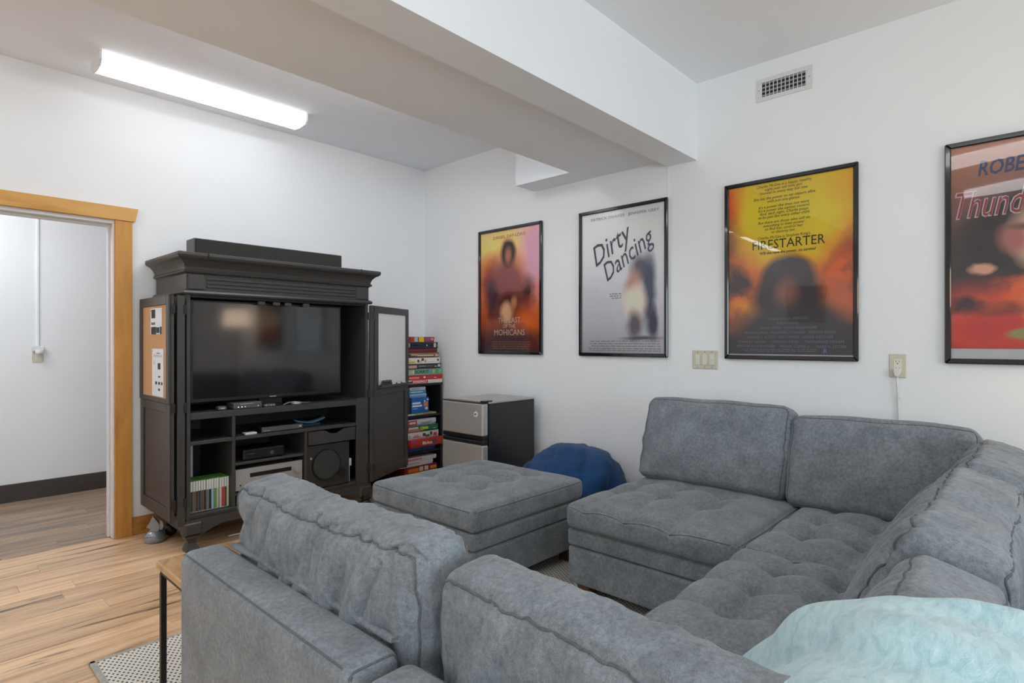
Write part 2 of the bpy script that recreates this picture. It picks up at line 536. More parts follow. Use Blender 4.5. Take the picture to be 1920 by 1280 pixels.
for nm, along, a0, a1, c0 in (('window_1', 0, -0.8, 1.6, YN - 0.07), ('window_2', 1, -2.6, -0.6, XL - 0.07)):
    wn = thing(nm, None, None, ((a0 + a1) / 2, c0, 0.9) if along == 0 else (c0, (a0 + a1) / 2, 0.9)); wn['kind'] = 'structure'
    def wbx(n_, p, q, z0, z1, m_=M_WHITE, d=0.03):
        lo, hi = ((p, c0 - d, z0), (q, c0 + d, z1)) if along == 0 else ((c0 - d, p, z0), (c0 + d, q, z1))
        return box(n_, lo, hi, m_, wn, 0.002)
    wbx('window_frame', a0, a0 + 0.05, 0.9, 2.2); wbx('window_frame', a1 - 0.05, a1, 0.9, 2.2)
    wbx('window_frame', a0 + 0.05, a1 - 0.05, 0.9, 0.95); wbx('window_frame', a0 + 0.05, a1 - 0.05, 2.15, 2.2)
    am = (a0 + a1) / 2
    wbx('mullion', am - 0.025, am + 0.025, 0.95, 2.15)
    for p, q in ((a0 + 0.05, am - 0.025), (am + 0.025, a1 - 0.05)): wbx('window_pane', p, q, 0.95, 2.15, M_BIN, 0.002)
ceil = struct(box('ceiling', (XL - TH, YN - TH, ZC), (XR + TH, YB + TH, ZC + 0.1), M_CEIL, None, 0))
# dropped beam with its lower lip and the duct box in the corner
bmb = bmesh.new()
add_box(bmb, (XL, 1.80, 2.43), (XR, 2.43, ZC))
add_box(bmb, (XL, 1.60, 2.39), (XR, 1.80, ZC))
bm_obj('beam', bmb, M_BEAM, ceil)
box('duct_box', (3.215, 2.43, 2.43), (XR, 2.94, ZC), M_BEAM, ceil, 0)

# floors, plank by plank where they show
floor = struct(box('floor', (XL - TH, YN - TH, -0.06), (XR + TH, YB + 0.06, -0.003), M_FLOOR, None, 0))
def planks(parent, x0, x1, y0, y1, w_, length, mat, seed):
    rnd = random.Random(seed)
    y = y1
    while y > y0 + 0.01:
        ya = max(y0, y - w_)
        x = x0 - rnd.random() * length
        while x < x1:
            L = length * (0.75 + 0.5 * rnd.random())
            a, b = max(x, x0), min(x + L, x1)
            if b - a > 0.02:
                g, c = 0.0004, 0.0012
                V = [(a + g, ya + g, -0.01), (b - g, ya + g, -0.01), (b - g, y - g, -0.01), (a + g, y - g, -0.01),
                     (a + g, ya + g, -c), (b - g, ya + g, -c), (b - g, y - g, -c), (a + g, y - g, -c),
                     (a + g + c, ya + g + c, 0), (b - g - c, ya + g + c, 0), (b - g - c, y - g - c, 0), (a + g + c, y - g - c, 0)]
                F = [(8, 9, 10, 11)]
                for s in (0, 4):
                    for i in range(4):
                        j = (i + 1) % 4
                        F.append((s + i, s + j, s + 4 + j, s + 4 + i))
                pyd('plank', V, F, mat, parent)
            x += L
        y = ya
planks(floor, -0.9, XR, 1.2, YB + 0.055, 0.127, 1.25, M_FLOOR, 3)
hallf = struct(box('floor_hall', (-2.2, YB + 0.06, -0.06), (2.4, HALL_Y, -0.003), M_HALLFLOOR, None, 0))
planks(hallf, -1.2, 1.3, YB + 0.06, HALL_Y, 0.15, 1.2, M_HALLFLOOR, 8)
# hall beyond the doorway
struct(box('wall_hall', (-2.2, HALL_Y, 0), (2.4, HALL_Y + 0.1, 2.7), M_WALL, None, 0))
struct(box('wall_hall_end', (2.4, YB + TH, 0), (2.5, HALL_Y, 2.7), M_WALL, None, 0))
struct(box('wall_hall_start', (-2.3, YB + TH, 0), (-2.2, HALL_Y, 2.7), M_WALL, None, 0))
struct(box('ceiling_hall', (-2.3, YB + TH, 2.7), (2.5, HALL_Y + 0.1, 2.8), M_CEIL, None, 0))
struct(box('baseboard_hall', (-2.2, HALL_Y - 0.012, 0), (2.4, HALL_Y, 0.14), M_DARKBASE, None, 0.003))
# doorway: white jamb with a stop, golden casing and header
dj = thing('door_1', None, None, (DX1, YB, 0)); dj['kind'] = 'structure'
box('jamb', (DX1 - 0.012, YB - 0.004, 0.004), (DX1, YB + TH + 0.004, DZ), M_WHITE, dj, 0.002)
box('jamb', (DX0, YB - 0.004, 0.004), (DX0 + 0.012, YB + TH + 0.004, DZ), M_WHITE, dj, 0.002)
box('head_jamb', (DX0 + 0.012, YB - 0.004, DZ - 0.02), (DX1 - 0.012, YB + TH + 0.004, DZ), M_WHITE, dj, 0.002)
box('door_stop', (DX1 - 0.024, YB + 0.055, 0.004), (DX1 - 0.012, YB + 0.09, DZ - 0.02), M_WHITE, dj, 0.002)
box('door_stop', (DX0 + 0.012, YB + 0.055, DZ - 0.034), (DX1 - 0.024, YB + 0.09, DZ - 0.02), M_WHITE, dj, 0.002)
tr = thing('trim_1', None, None, (DX1, YB, 0)); tr['kind'] = 'structure'
box('casing_board', (DX1, YB - 0.02, 0), (1.05, YB, 2.018), M_TRIM, tr, 0.002)
box('casing_board', (-0.093, YB - 0.02, 0), (DX0, YB, 2.018), M_TRIM, tr, 0.002)
prism('header_board', [(-0.105, 2.018), (1.064, 2.018), (1.082, 2.104), (-0.123, 2.104)], 0.028, M_TRIMH, tr, T(0, YB, 0) @ FACEY, 0.002)
struct(box('baseboard_back', (1.05, YB - 0.014, 0), (XR - 0.014, YB, 0.115), M_BASEW, None, 0.003))
struct(box('baseboard_right', (XR - 0.014, YN, 0), (XR, YB, 0.115), M_BASEW, None, 0.003))

# ================================================================ ceiling lights
M_ENDCAP = plain('fixture_white', (0.8, 0.8, 0.8), 0.4)
def fixture(cx, cy, z, along_x, label, power, group='fluorescent ceiling lights'):
    M_LENS = emis('fluorescent_lens_%d' % int(power * 10), (0.95, 0.985, 1.02), power)
    L, hw = 1.23, 0.10
    t = thing('ceiling_light', label, 'light', (cx, cy, z), (0, 0, 0 if along_x else PI / 2), group)
    box('housing', (-L / 2 + 0.01, -hw + 0.012, -0.02), (L / 2 - 0.01, hw - 0.012, 0), M_ENDCAP, t, 0.003, world=False)
    prof = [(-hw, -0.006), (-hw, -0.050), (-hw * 0.72, -0.074), (0, -0.080), (hw * 0.72, -0.074), (hw, -0.050), (hw, -0.006)]
    V, F = [], []
    for x in (-L / 2 + 0.012, L / 2 - 0.012):
        for y, zz in prof: V.append((x, y, zz))
    n = len(prof)
    for i in range(n - 1): F.append((i, i + 1, n + i + 1, n + i))
    pyd('lens', V, F, M_LENS, t, False, False)
    cap = [(y * 1.02, zz * 1.03) for y, zz in prof] + [(hw, 0), (-hw, 0)]
    for sx in (-1, 1):
        bm = bmesh.new()
        a = [bm.verts.new((sx * (L / 2 - 0.012), y, zz)) for y, zz in cap]
        b = [bm.verts.new((sx * L / 2, y, zz)) for y, zz in cap]
        bm.faces.new(a); bm.faces.new(b)
        for i in range(len(cap)):
            j = (i + 1) % len(cap); bm.faces.new((a[i], a[j], b[j], b[i]))
        bm_obj('end_cap', bm, M_ENDCAP, t, False, False)
    return t
fixture(1.395, 3.94, ZC, True, 'lit white fluorescent ceiling light above the black armoire', LAMP_FAR)
fixture(-0.75, 3.2, ZC, True, 'lit fluorescent ceiling light out of frame, in front of the doorway', 7.6)
fixture(1.75, 2.88, ZC, True, 'added fill light in fluorescent fixture form, hidden behind the dropped beam', 11.5)  # extra fill, added to brighten the far corner, right wall and ceiling
fixture(-2.45, 3.2, ZC, True, 'lit fluorescent ceiling light out of frame, far left of the doorway', 11.0)
fixture(0.55, 0.05, ZC, False, 'lit fluorescent ceiling light above the near end of the sofa', LAMP_NEAR)
fixture(-1.0, -0.05, ZC, False, 'lit fluorescent ceiling light behind and left of the camera', LAMP_NEAR)
fixture(1.6, -2.0, ZC, False, 'lit fluorescent ceiling light behind the sofa, far from the doorway', LAMP_NEAR)
fixture(-1.6, -2.3, ZC, False, 'lit fluorescent ceiling light in the corner behind the camera', LAMP_NEAR)
fixture(-0.2, 5.15, 2.70, True, 'added light in fluorescent fixture form, unseen in the hall beyond the doorway', 19.0)  # added out of view because the hall needs light

# ================================================================ upholstery
def knots(h, r, n):
    """coordinates -h..h, denser in the rounded rim"""
    e = [0, 0.12, 0.3, 0.55, 0.8]
    a = [-h + r * t for t in e]
    m = max(2, n)
    mid = [-h + r + (2 * h - 2 * r) * i / m for i in range(m + 1)]
    return a + mid + [-x for x in a[::-1]]
class Pad:
    """rounded, puffed box; f maps cube coordinates (in metres) to the final surface"""
    def __init__(self, size, r, puff=(0, 0, 0), post=None, M=None, pw=2.0):
        self.s = Vector(size) / 2; self.r = r; self.puff = puff; self.post = post; self.M = M or Matrix.Identity(4); self.pw = pw
    def f(self, x, y, z):
        h, r = self.s, self.r
        p = Vector((x, y, z))
        inn = Vector([max(-(h[i] - r), min(h[i] - r, p[i])) for i in range(3)])
        d = p - inn
        if d.length > 1e-9: p = inn + d.normalized() * r
        u, v, w_ = x / h[0], y / h[1], z / h[2]
        g = lambda t: max(0.0, 1 - abs(t) ** self.pw)
        p.x += self.puff[0] * u * g(v) * g(w_)
        p.y += self.puff[1] * v * g(u) * g(w_)
        p.z += self.puff[2] * w_ * g(u) * g(v)
        if self.post: p = self.post(p, u, v, w_)
        return self.M @ p
    def mesh(self, n):
        h = self.s
        ks = [knots(h[i], min(self.r, h[i] * 0.98), n[i]) for i in range(3)]
        V, F, idx = [], [], {}
        def vid(i, j, k):
            key = (i, j, k)
            if key not in idx:
                idx[key] = len(V)
                V.append(self.f(ks[0][i], ks[1][j], ks[2][k]))
            return idx[key]
        N0, N1, N2 = [len(k) - 1 for k in ks]
        for i in range(N0):
            for j in range(N1):
                F.append((vid(i, j, 0), vid(i, j + 1, 0), vid(i + 1, j + 1, 0), vid(i + 1, j, 0)))
                F.append((vid(i, j, N2), vid(i + 1, j, N2), vid(i + 1, j + 1, N2), vid(i, j + 1, N2)))
        for i in range(N0):
            for k in range(N2):
                F.append((vid(i, 0, k), vid(i + 1, 0, k), vid(i + 1, 0, k + 1), vid(i, 0, k + 1)))
                F.append((vid(i, N1, k), vid(i, N1, k + 1), vid(i + 1, N1, k + 1), vid(i + 1, N1, k)))
        for j in range(N1):
            for k in range(N2):
                F.append((vid(0, j, k), vid(0, j, k + 1), vid(0, j + 1, k + 1), vid(0, j + 1, k)))
                F.append((vid(N0, j, k), vid(N0, j + 1, k), vid(N0, j + 1, k + 1), vid(N0, j, k + 1)))
        return V, F
    def rim(self, axis, side, inset=0.0, n=26):
        """closed loop around the face axis=side (on the rounded edge)"""
        h = self.s
        a, b = [i for i in range(3) if i != axis]
        pts = []
        def add(pa, pb):
            q = [0, 0, 0]; q[axis] = side * (h[axis] - inset); q[a] = pa; q[b] = pb
            pts.append(self.f(*q))
        R = min(self.r, h[a], h[b])
        for i in range(n): add(-h[a] + R * .3 + (2 * h[a] - R * .6) * i / n, -h[b])
        for i in range(n): add(h[a], -h[b] + R * .3 + (2 * h[b] - R * .6) * i / n)
        for i in range(n): add(h[a] - R * .3 - (2 * h[a] - R * .6) * i / n, h[b])
        for i in range(n): add(-h[a], h[b] - R * .3 - (2 * h[b] - R * .6) * i / n)
        return pts

def pad_obj(name, pad, n, mat, parent, seams=(), seam_r=0.0028, rim_n=26):
    V, F = pad.mesh(n)
    o = pyd(name, V, F, mat, parent, True)
    for axis, side, inset in seams:
        tube('seam', pad.rim(axis, side, inset, rim_n), seam_r, M_SEAM, o, 5, True)
    return o

def seat_post(tufts, cx, cy, hx, hy, creases=(), seed=0, crown=0.0):
    """tufted top: tufts in metres relative to the pad centre; creases = straight lines (x0,y0,x1,y1)"""
    def post(p, u, v, w_):
        if w_ > 0:
            k = min(1, w_ * 1.2)
            dz = 0
            for tx, ty in tufts:
                d2 = (p.x - tx) ** 2 + (p.y - ty) ** 2
                dz -= 0.040 * math.exp(-d2 / (0.030 ** 2)) + 0.026 * math.exp(-d2 / (0.075 ** 2))
            for x0, y0, x1, y1 in creases:
                dx, dy = x1 - x0, y1 - y0
                L2 = dx * dx + dy * dy
                t = max(0, min(1, ((p.x - x0) * dx + (p.y - y0) * dy) / L2))
                d2 = (p.x - x0 - t * dx) ** 2 + (p.y - y0 - t * dy) ** 2
                dz -= 0.010 * math.exp(-d2 / (0.014 ** 2)) + 0.012 * math.exp(-d2 / (0.055 ** 2))
            dz += 0.004 * noise.noise(Vector((p.x * 5 + seed, p.y * 5, 0.3)))
            p.z += dz * k
        q = noise.noise(Vector((p.x * 7 + seed, p.y * 7, p.z * 7)))
        p.x += 0.003 * q; p.y += 0.003 * noise.noise(Vector((p.x * 6, p.y * 6 + seed, p.z * 6 + 4)))
        return p
    return post

def back_post(seed, wr_amp=0.008, top_thin=0.45, sag=0.0, H=0.42, band=0.0):
    """local: x width, y thickness (front = -y), z up; thins towards the top and wrinkles there"""
    def post(p, u, v, w_):
        t = (w_ + 1) / 2
        p.y *= 1 - top_thin * t ** 1.6
        p.z += -sag * (1 - u * u) * t
        edge = max(0.0, 1 - abs(1 - abs(u)) * 0)   # keep
        side = 1 if v > 0 else -1
        n1 = noise.noise(Vector((p.x * 11 + p.z * 5 * math.sin(seed) + seed, p.z * 2.6 + seed, v * 0.8 + seed)))
        n2 = noise.noise(Vector((p.x * 24 + p.z * 9 * math.cos(seed) + seed * 2, p.z * 4.5, v * 1.1 + 3)))
        n3 = noise.noise(Vector((p.x * 5 + seed, p.z * 4 + seed, 9.1)))
        val = math.exp(-(n1 / 0.085) ** 2) + 0.55 * math.exp(-(n2 / 0.10) ** 2)
        fall = 0.15 + 0.85 * math.exp(-((t - 0.80) / 0.30) ** 2)
        fall *= 0.35 + 0.65 * min(1, max(0, 0.5 + 1.4 * n3 + 0.3))
        d = wr_amp * (0.5 * n1 + 0.35 * n2 - 0.55 * val + 0.25) * fall + 0.006 * n3
        p.y += d * side * min(1, abs(v) * 1.3)
        if w_ > 0.6:
            p.z += band * (0.5 - abs(noise.noise(Vector((p.x * 26 + seed, v * 0.8, 1.7))))) * ((w_ - 0.6) / 0.4)
        p.z += 0.012 * noise.noise(Vector((p.x * 4 + seed, 0.2, 0.9))) * t
        # side creases, running in from the ends
        s = noise.noise(Vector((p.z * 22 + seed, u * 2.0, 5.5)))
        p.x += 0.006 * s * abs(u) ** 3 * (1 if u > 0 else -1)
        p.y += 0.006 * noise.noise(Vector((p.z * 20 + seed, u * 3, 8.1))) * abs(u) ** 4
        return p
    return post

def sofa_base(t, x0, x1, y0, y1, leg_spots=()):
    pad_obj('base', Pad((x1 - x0, y1 - y0, 0.178), 0.018, M=T((x0 + x1) / 2, (y0 + y1) / 2, 0.179)), (8, 8, 2), M_SOFA, t)
    pad_obj('base_band', Pad((x1 - x0 + 0.004, y1 - y0 + 0.004, 0.080), 0.016, M=T((x0 + x1) / 2, (y0 + y1) / 2, 0.311)), (8, 8, 2), M_SOFA, t)
    for lx, ly in leg_spots:
        bm = bmesh.new()
        add_box(bm, (lx - 0.035, ly - 0.035, 0.0125), (lx + 0.035, ly + 0.035, 0.095), 0.004)
        bm_obj('leg', bm, M_LEG, t)

SEATZ = 0.412
def seat(t, x0, x1, y0, y1, tufts, creases, seed, h=0.122, puff=0.045):
    cx, cy = (x0 + x1) / 2, (y0 + y1) / 2
    tf = [(a - cx, b - cy) for a, b in tufts]
    cr = [(a - cx, b - cy, c - cx, d - cy) for a, b, c, d in creases]
    pad = Pad((x1 - x0, y1 - y0, h), 0.035, (0.008, 0.008, puff), seat_post(tf, cx, cy, 0, 0, cr, seed), T(cx, cy, SEATZ), pw=2.6)
    return pad_obj('seat_cushion', pad, (46, 46, 4), M_SOFA, t, ((2, 1, 0.012), (2, -1, 0.006)), 0.0022)

def back_cushion(t, cx, cy, cz, width, thick, height, rz, lean, seed, wr_amp=0.008, sag=0.0, top_thin=0.4, band=0.0, roll=0.0, seams=((1, 1, 0.0), (1, -1, 0.0)), puff=0.035):
    """rz turns the front (-y) of the pad; lean tips its top backwards"""
    M = T(cx, cy, cz) @ Matrix.Rotation(rz, 4, 'Z') @ Matrix.Rotation(-lean, 4, 'X') @ Matrix.Rotation(roll, 4, 'Y')
    pad = Pad((width, thick, height), 0.045, (0.012, puff, 0.012), back_post(seed, wr_amp, top_thin, sag, height, band), M, pw=2.4)
    return pad_obj('back_cushion', pad, (76, 6, 38), M_SOFA, t, seams, 0.0030, 90)

def grid_creases(xs, ys):
    out = []
    for y in ys:
        for a, b in zip(xs[:-1], xs[1:]): out.append((a, y, b, y))
    for x in xs:
        for a, b in zip(ys[:-1], ys[1:]): out.append((x, a, x, b))
    return out

GRP = 'modules of the grey sectional sofa'
# --- far module on the poster wall (F1), faces -X
t = thing('sectional_module', 'grey armless sofa module under the yellow poster, its open end nearest the bean bag', 'sofa', (2.75, 1.27, 0), group=GRP)
sofa_base(t, 2.22, 3.28, 0.855, 1.69, ((2.285, 1.62), (2.285, 0.93), (3.2, 1.62), (3.2, 0.93)))
xs, ys = [2.575, 2.80], [1.14, 1.36, 1.58]
seat(t, 2.205, 2.99, 0.853, 1.70, [(x, y) for x in xs for y in ys],
     grid_creases(xs, ys) + [(2.575, y, 2.20, y) for y in ys], 1.0)
pad_obj('back_frame', Pad((0.11, 0.835, 0.34), 0.03, M=T(3.225, 1.2725, 0.52)), (3, 8, 6), M_SOFA, t)
back_cushion(t, 3.035, 1.305, 0.690, 0.785, 0.235, 0.46, -PI / 2, 0.22, 3.0, 0.006, 0.0, 0.35)

# --- corner module (F2)
t = thing('sectional_module', 'grey corner sofa module by the wall outlet, where the two runs meet', 'sofa', (2.75, 0.33, 0), group=GRP)
sofa_base(t, 2.22, 3.28, -0.18, 0.845, ((2.3, -0.1), (3.2, -0.1), (3.2, 0.77)))
xs, ys = [2.49, 2.71], [0.49, 0.69]
seat(t, 2.222, 3.0, 0.12, 0.85, [(x, y) for x in xs for y in ys] + [(2.49, 0.29), (2.71, 0.29)],
     grid_creases(xs, [0.29] + ys) + [(2.49, y, 2.21, y) for y in ys] + [(x, 0.69, x, 0.86) for x in xs] + [(2.71, y, 2.98, y) for y in ys], 2.0)
pad_obj('back_frame', Pad((0.11, 1.02, 0.34), 0.03, M=T(3.225, 0.335, 0.52)), (3, 8, 6), M_SOFA, t)
pad_obj('side_frame', Pad((0.94, 0.11, 0.34), 0.03, M=T(2.70, -0.125, 0.52)), (8, 3, 6), M_SOFA, t)
back_cushion(t, 3.030, 0.545, 0.668, 0.725, 0.235, 0.44, -PI / 2, 0.22, 8.0, 0.009, 0.0, 0.35)
back_cushion(t, 2.62, 0.165, 0.640, 0.68, 0.26, 0.44, PI, 0.30, 12.0, 0.020, 0.0, 0.4, 0.012)

# --- near run, armless module (N1), faces +Y
t = thing('sectional_module', 'grey armless sofa module between the corner and the teal blanket', 'sofa', (1.79, 0.33, 0), group=GRP)
sofa_base(t, 1.37, 2.21, -0.18, 0.835, ((1.45, -0.1), (2.13, -0.1), (2.13, 0.76)))
xs, ys = [1.63, 1.845, 2.055], [0.46, 0.65]
seat(t, 1.362, 2.212, 0.10, 0.85, [(x, y) for x in xs for y in ys],
     grid_creases(xs, ys) + [(x, 0.65, x, 0.87) for x in xs] + [(2.055, y, 2.22, y) for y in ys] + [(x, 0.25, x, 0.46) for x in xs], 3.0)
pad_obj('back_frame', Pad((0.84, 0.11, 0.34), 0.03, M=T(1.79, -0.125, 0.52)), (8, 3, 6), M_SOFA, t)
back_cushion(t, 1.83, 0.190, 0.630, 0.83, 0.30, 0.45, PI, 0.30, 21.0, 0.020, 0.0, 0.42, 0.012)

# --- near left corner module (L2): back on -X, and a cushion on its near side
t = thing('sectional_module', 'grey corner sofa module in the foreground, carrying the teal blanket', 'sofa', (0.94, 0.33, 0), group=GRP)
sofa_base(t, 0.53, 1.36, -0.18, 0.835, ((0.6, -0.1), (0.6, 0.76)))
seat(t, 0.66, 1.355, 0.05, 0.848, [(0.95, 0.5), (1.15, 0.5), (0.95, 0.68), (1.15, 0.68)], [(0.95, 0.68, 0.95, 0.86), (1.15, 0.68, 1.15, 0.86)], 4.0)
pad_obj('back_frame', Pad((0.115, 1.015, 0.43), 0.032, M=T(0.578, 0.3275, 0.474)), (3, 12, 6), M_SOFA, t, ((0, -1, 0.004), (0, 1, 0.004)), 0.0025)
pad_obj('side_frame', Pad((0.70, 0.11, 0.34), 0.03, M=T(0.995, -0.125, 0.52)), (8, 3, 6), M_SOFA, t)
back_cushion(t, 0.738, 0.395, 0.608, 0.83, 0.21, 0.46, PI / 2 - 0.07, 0.13, 33.0, 0.018, 0.0, 0.40, 0.006)
back_cushion(t, 1.165, 0.175, 0.605, 0.53, 0.27, 0.43, PI, 0.28, 41.0, 0.010, 0.0, 0.42)

# --- left run, module seen from behind (L1), back on -X
t = thing('sectional_module', 'grey sofa module seen from behind, beside the small wooden end table', 'sofa', (0.95, 1.28, 0), group=GRP)
sofa_base(t, 0.53, 1.36, 0.862, 1.69, ((0.6, 1.62), (1.28, 1.62), (0.6, 0.94)))
seat(t, 0.66, 1.36, 0.858, 1.695, [(x, y) for x in (0.97, 1.17) for y in (1.08, 1.28, 1.48)], [], 5.0)
pad_obj('back_frame', Pad((0.115, 0.845, 0.60), 0.030, M=T(0.578, 1.2795, 0.39)), (3, 14, 8), M_SOFA, t, ((0, -1, 0.004), (0, 1, 0.004), (1, -1, 0.004)), 0.0025)
bc = back_cushion(t, 0.745, 1.245, 0.645, 0.81, 0.212, 0.46, PI / 2, 0.13, 52.0, 0.026, 0.02, 0.38, 0.006)
# zip flap along the cushion's lower back edge
V, F = [], []
nn = 24
for i in range(nn + 1):
    q = i / nn
    y = 0.88 + 0.735 * q
    wob = 0.003 * noise.noise(Vector((q * 6, 2.2, 0)))
    for (dx, dz) in ((0.0, 0.0), (-0.026, 0.004), (-0.030, -0.004), (-0.004, -0.010)):
        V.append((0.652 + dx + wob, y, 0.700 + dz + wob))
for i in range(nn):
    for k in range(4):
        l = (k + 1) % 4
        F.append((i * 4 + k, i * 4 + l, (i + 1) * 4 + l, (i + 1) * 4 + k))
F.append((0, 1, 2, 3)); F.append(tuple(nn * 4 + k for k in (3, 2, 1, 0)))
pyd('zip_flap', V, F, M_SOFA, bc, True)

# --- ottoman
t = thing('ottoman', 'square grey tufted storage ottoman standing in front of the fridge', 'ottoman', (2.25, 2.35, 0))
ox0, ox1, oy0, oy1 = 1.82, 2.685, 1.925, 2.765
sofa_base(t, ox0 + 0.006, ox1 - 0.006, oy0 + 0.006, oy1 - 0.006, ((ox0 + 0.07, oy0 + 0.07), (ox1 - 0.07, oy0 + 0.07), (ox1 - 0.07, oy1 - 0.07), (ox0 + 0.07, oy1 - 0.07)))
xs, ys = [2.10, 2.31, 2.53], [2.20, 2.42, 2.64]
cx, cy = (ox0 + ox1) / 2, (oy0 + oy1) / 2
pad = Pad((ox1 - ox0, oy1 - oy0, 0.112), 0.030, (0.004, 0.004, 0.042),
          seat_post([(x - cx, y - cy) for x in xs for y in ys], 0, 0, 0, 0,
                    [(a - cx, b - cy, c - cx, d - cy) for a, b, c, d in grid_creases(xs, ys)], 6.0), T(cx, cy, 0.410), pw=2.6)
lid = pad_obj('lid', pad, (50, 50, 4), M_SOFA, t, ((2, 1, 0.010), (2, -1, 0.004)), 0.0026)
V, F = [], []
for i in range(13):
    a = PI * i / 12
    x = 1.815 - 0.034 * math.sin(a); z = 0.352 - 0.022 + 0.022 * math.cos(a)
    V += [(x, 2.262, z), (x, 2.300, z - 0.004)]
for i in range(12): F.append((2 * i, 2 * i + 1, 2 * i + 3, 2 * i + 2))
o = pyd('pull_strap', V, F, M_SOFA, lid, True)
md = o.modifiers.new('solid', 'SOLIDIFY'); md.thickness = 0.004

# ================================================================ rug
t = thing('area_rug', 'cream woven rug with small dark dashes under the sofa and ottoman', 'rug', (1.9, 1.2, 0))
box('weave', (0.535, -0.6, 0.0), (2.645, 2.685, 0.011), M_RUG, t, 0.002)
bm = bmesh.new()
add_box(bm, (0.515, -0.62, 0.0), (0.536, 2.705, 0.0122), 0.003)
add_box(bm, (2.644, -0.62, 0.0), (2.665, 2.705, 0.0122), 0.003)
add_box(bm, (0.515, 2.684, 0.0), (2.665, 2.705, 0.0122), 0.003)
add_box(bm, (0.515, -0.62, 0.0), (2.665, -0.599, 0.0122), 0.003)
bm_obj('binding', bm, M_RUGEDGE, t)

# ================================================================ end table
t = thing('end_table', 'small end table with wooden top and thin black iron legs beside the sofa back', 'table', (0.83, 1.94, 0.012))
box('table_top', (0.595, 1.735, 0.496), (1.08, 2.165, 0.522), M_TABLE, t, 0.004)
bm = bmesh.new()
for a, b in (((0.605, 1.745), (1.07, 1.757)), ((0.605, 2.143), (1.07, 2.155)), ((0.605, 1.745), (0.617, 2.155)), ((1.058, 1.745), (1.07, 2.155))):
    add_box(bm, (a[0], a[1], 0.478), (b[0], b[1], 0.496), 0.001)
bm_obj('apron', bm, M_IRON, t)
for x, y in ((0.612, 1.752), (1.063, 1.752), (0.612, 2.148), (1.063, 2.148)):
    box('leg', (x - 0.0085, y - 0.0085, 0.0125), (x + 0.0085, y + 0.0085, 0.480), M_IRON, t, 0.001)

# ================================================================ blanket over the near corner cushion
def blanket():
    prof = [(-0.205, 0.50), (-0.19, 0.66), (-0.13, 0.755), (-0.04, 0.808), (0.06, 0.833), (0.15, 0.835), (0.235, 0.80), (0.31, 0.73), (0.375, 0.655), (0.43, 0.585), (0.49, 0.545), (0.60, 0.537), (0.70, 0.535)]
    NS, NT = 72, 110
    # arc-length resample
    P = [Vector((0, y, z)) for y, z in prof]
    cum = [0]
    for a, b in zip(P[:-1], P[1:]): cum.append(cum[-1] + (b - a).length)
    def at(s):
        s *= cum[-1]
        for i in range(len(P) - 1):
            if s <= cum[i + 1] + 1e-9:
                k = (s - cum[i]) / (cum[i + 1] - cum[i])
                p0 = P[max(0, i - 1)]; p1 = P[i]; p2 = P[i + 1]; p3 = P[min(len(P) - 1, i + 2)]
                q = 0.5 * ((2 * p1) + (p2 - p0) * k + (2 * p0 - 5 * p1 + 4 * p2 - p3) * k * k + (3 * p1 - p0 - 3 * p2 + p3) * k ** 3)
                return q
        return P[-1]
    def nrm(s):
        d = (at(min(1, s + 0.01)) - at(max(0, s - 0.01))).normalized()
        return Vector((0, -d.z, d.y))
    V, F = [], []
    for j in range(NT + 1):
        s = j / NT
        base, nv = at(s), nrm(s)
        for i in range(NS + 1):
            q = i / NS
            edge = 1.14 + 0.030 * math.sin(s * 7.0 + 0.6) + 0.012 * math.sin(s * 23)
            x = 0.70 + (edge - 0.70) * q
            fold = 0.014 * math.sin(x * 26 + 3.0 * math.sin(s * 5.0)) * (0.35 + 0.65 * s) + 0.016 * noise.noise(Vector((x * 7, s * 7, 0.4)))
            fold += 0.012 * noise.noise(Vector((x * 16, s * 15, 3.4)))
            roll = -0.035 * max(0, (q - 0.90) / 0.10) ** 2     # turned-down plush edge
            p = Vector((x, base.y, base.z)) + nv * (0.012 + fold * 0.8 + roll)
            fl = 0.530 if p.y > 0.36 else -1
            if p.z < fl: p.z = fl + 0.3 * abs(fold)
            V.append(p)
    for j in range(NT):
        for i in range(NS):
            a = j * (NS + 1) + i
            F.append((a, a + 1, a + NS + 2, a + NS + 1))
    t = thing('blanket', 'pale teal plush blanket draped over the nearest sofa back cushion', 'blanket', (1.0, 0.25, 0.5))
    o = pyd('plush_cloth', V, F, M_PLUSH, t, True)
    md = o.modifiers.new('solid', 'SOLIDIFY'); md.thickness = 0.014; md.offset = 1
    # folded roll along the front hem
    V, F = [], []
    pts = []
    for i in range(40):
        q = i / 39
        pts.append((0.80 + 0.34 * q, 0.60 + 0.05 * math.sin(q * 5) - 0.10 * q, 0.560 + 0.010 * math.sin(q * 11)))
    add_tube(V, F, pts, 0.036, 14)
    for i, v in enumerate(V):
        n_ = noise.noise(v * 22)
        V[i] = v + Vector((0.003 * n_, 0.008 * n_, 0.010 * n_))
    pyd('hem_roll', V, F, M_PLUSH, t, True)
blanket()

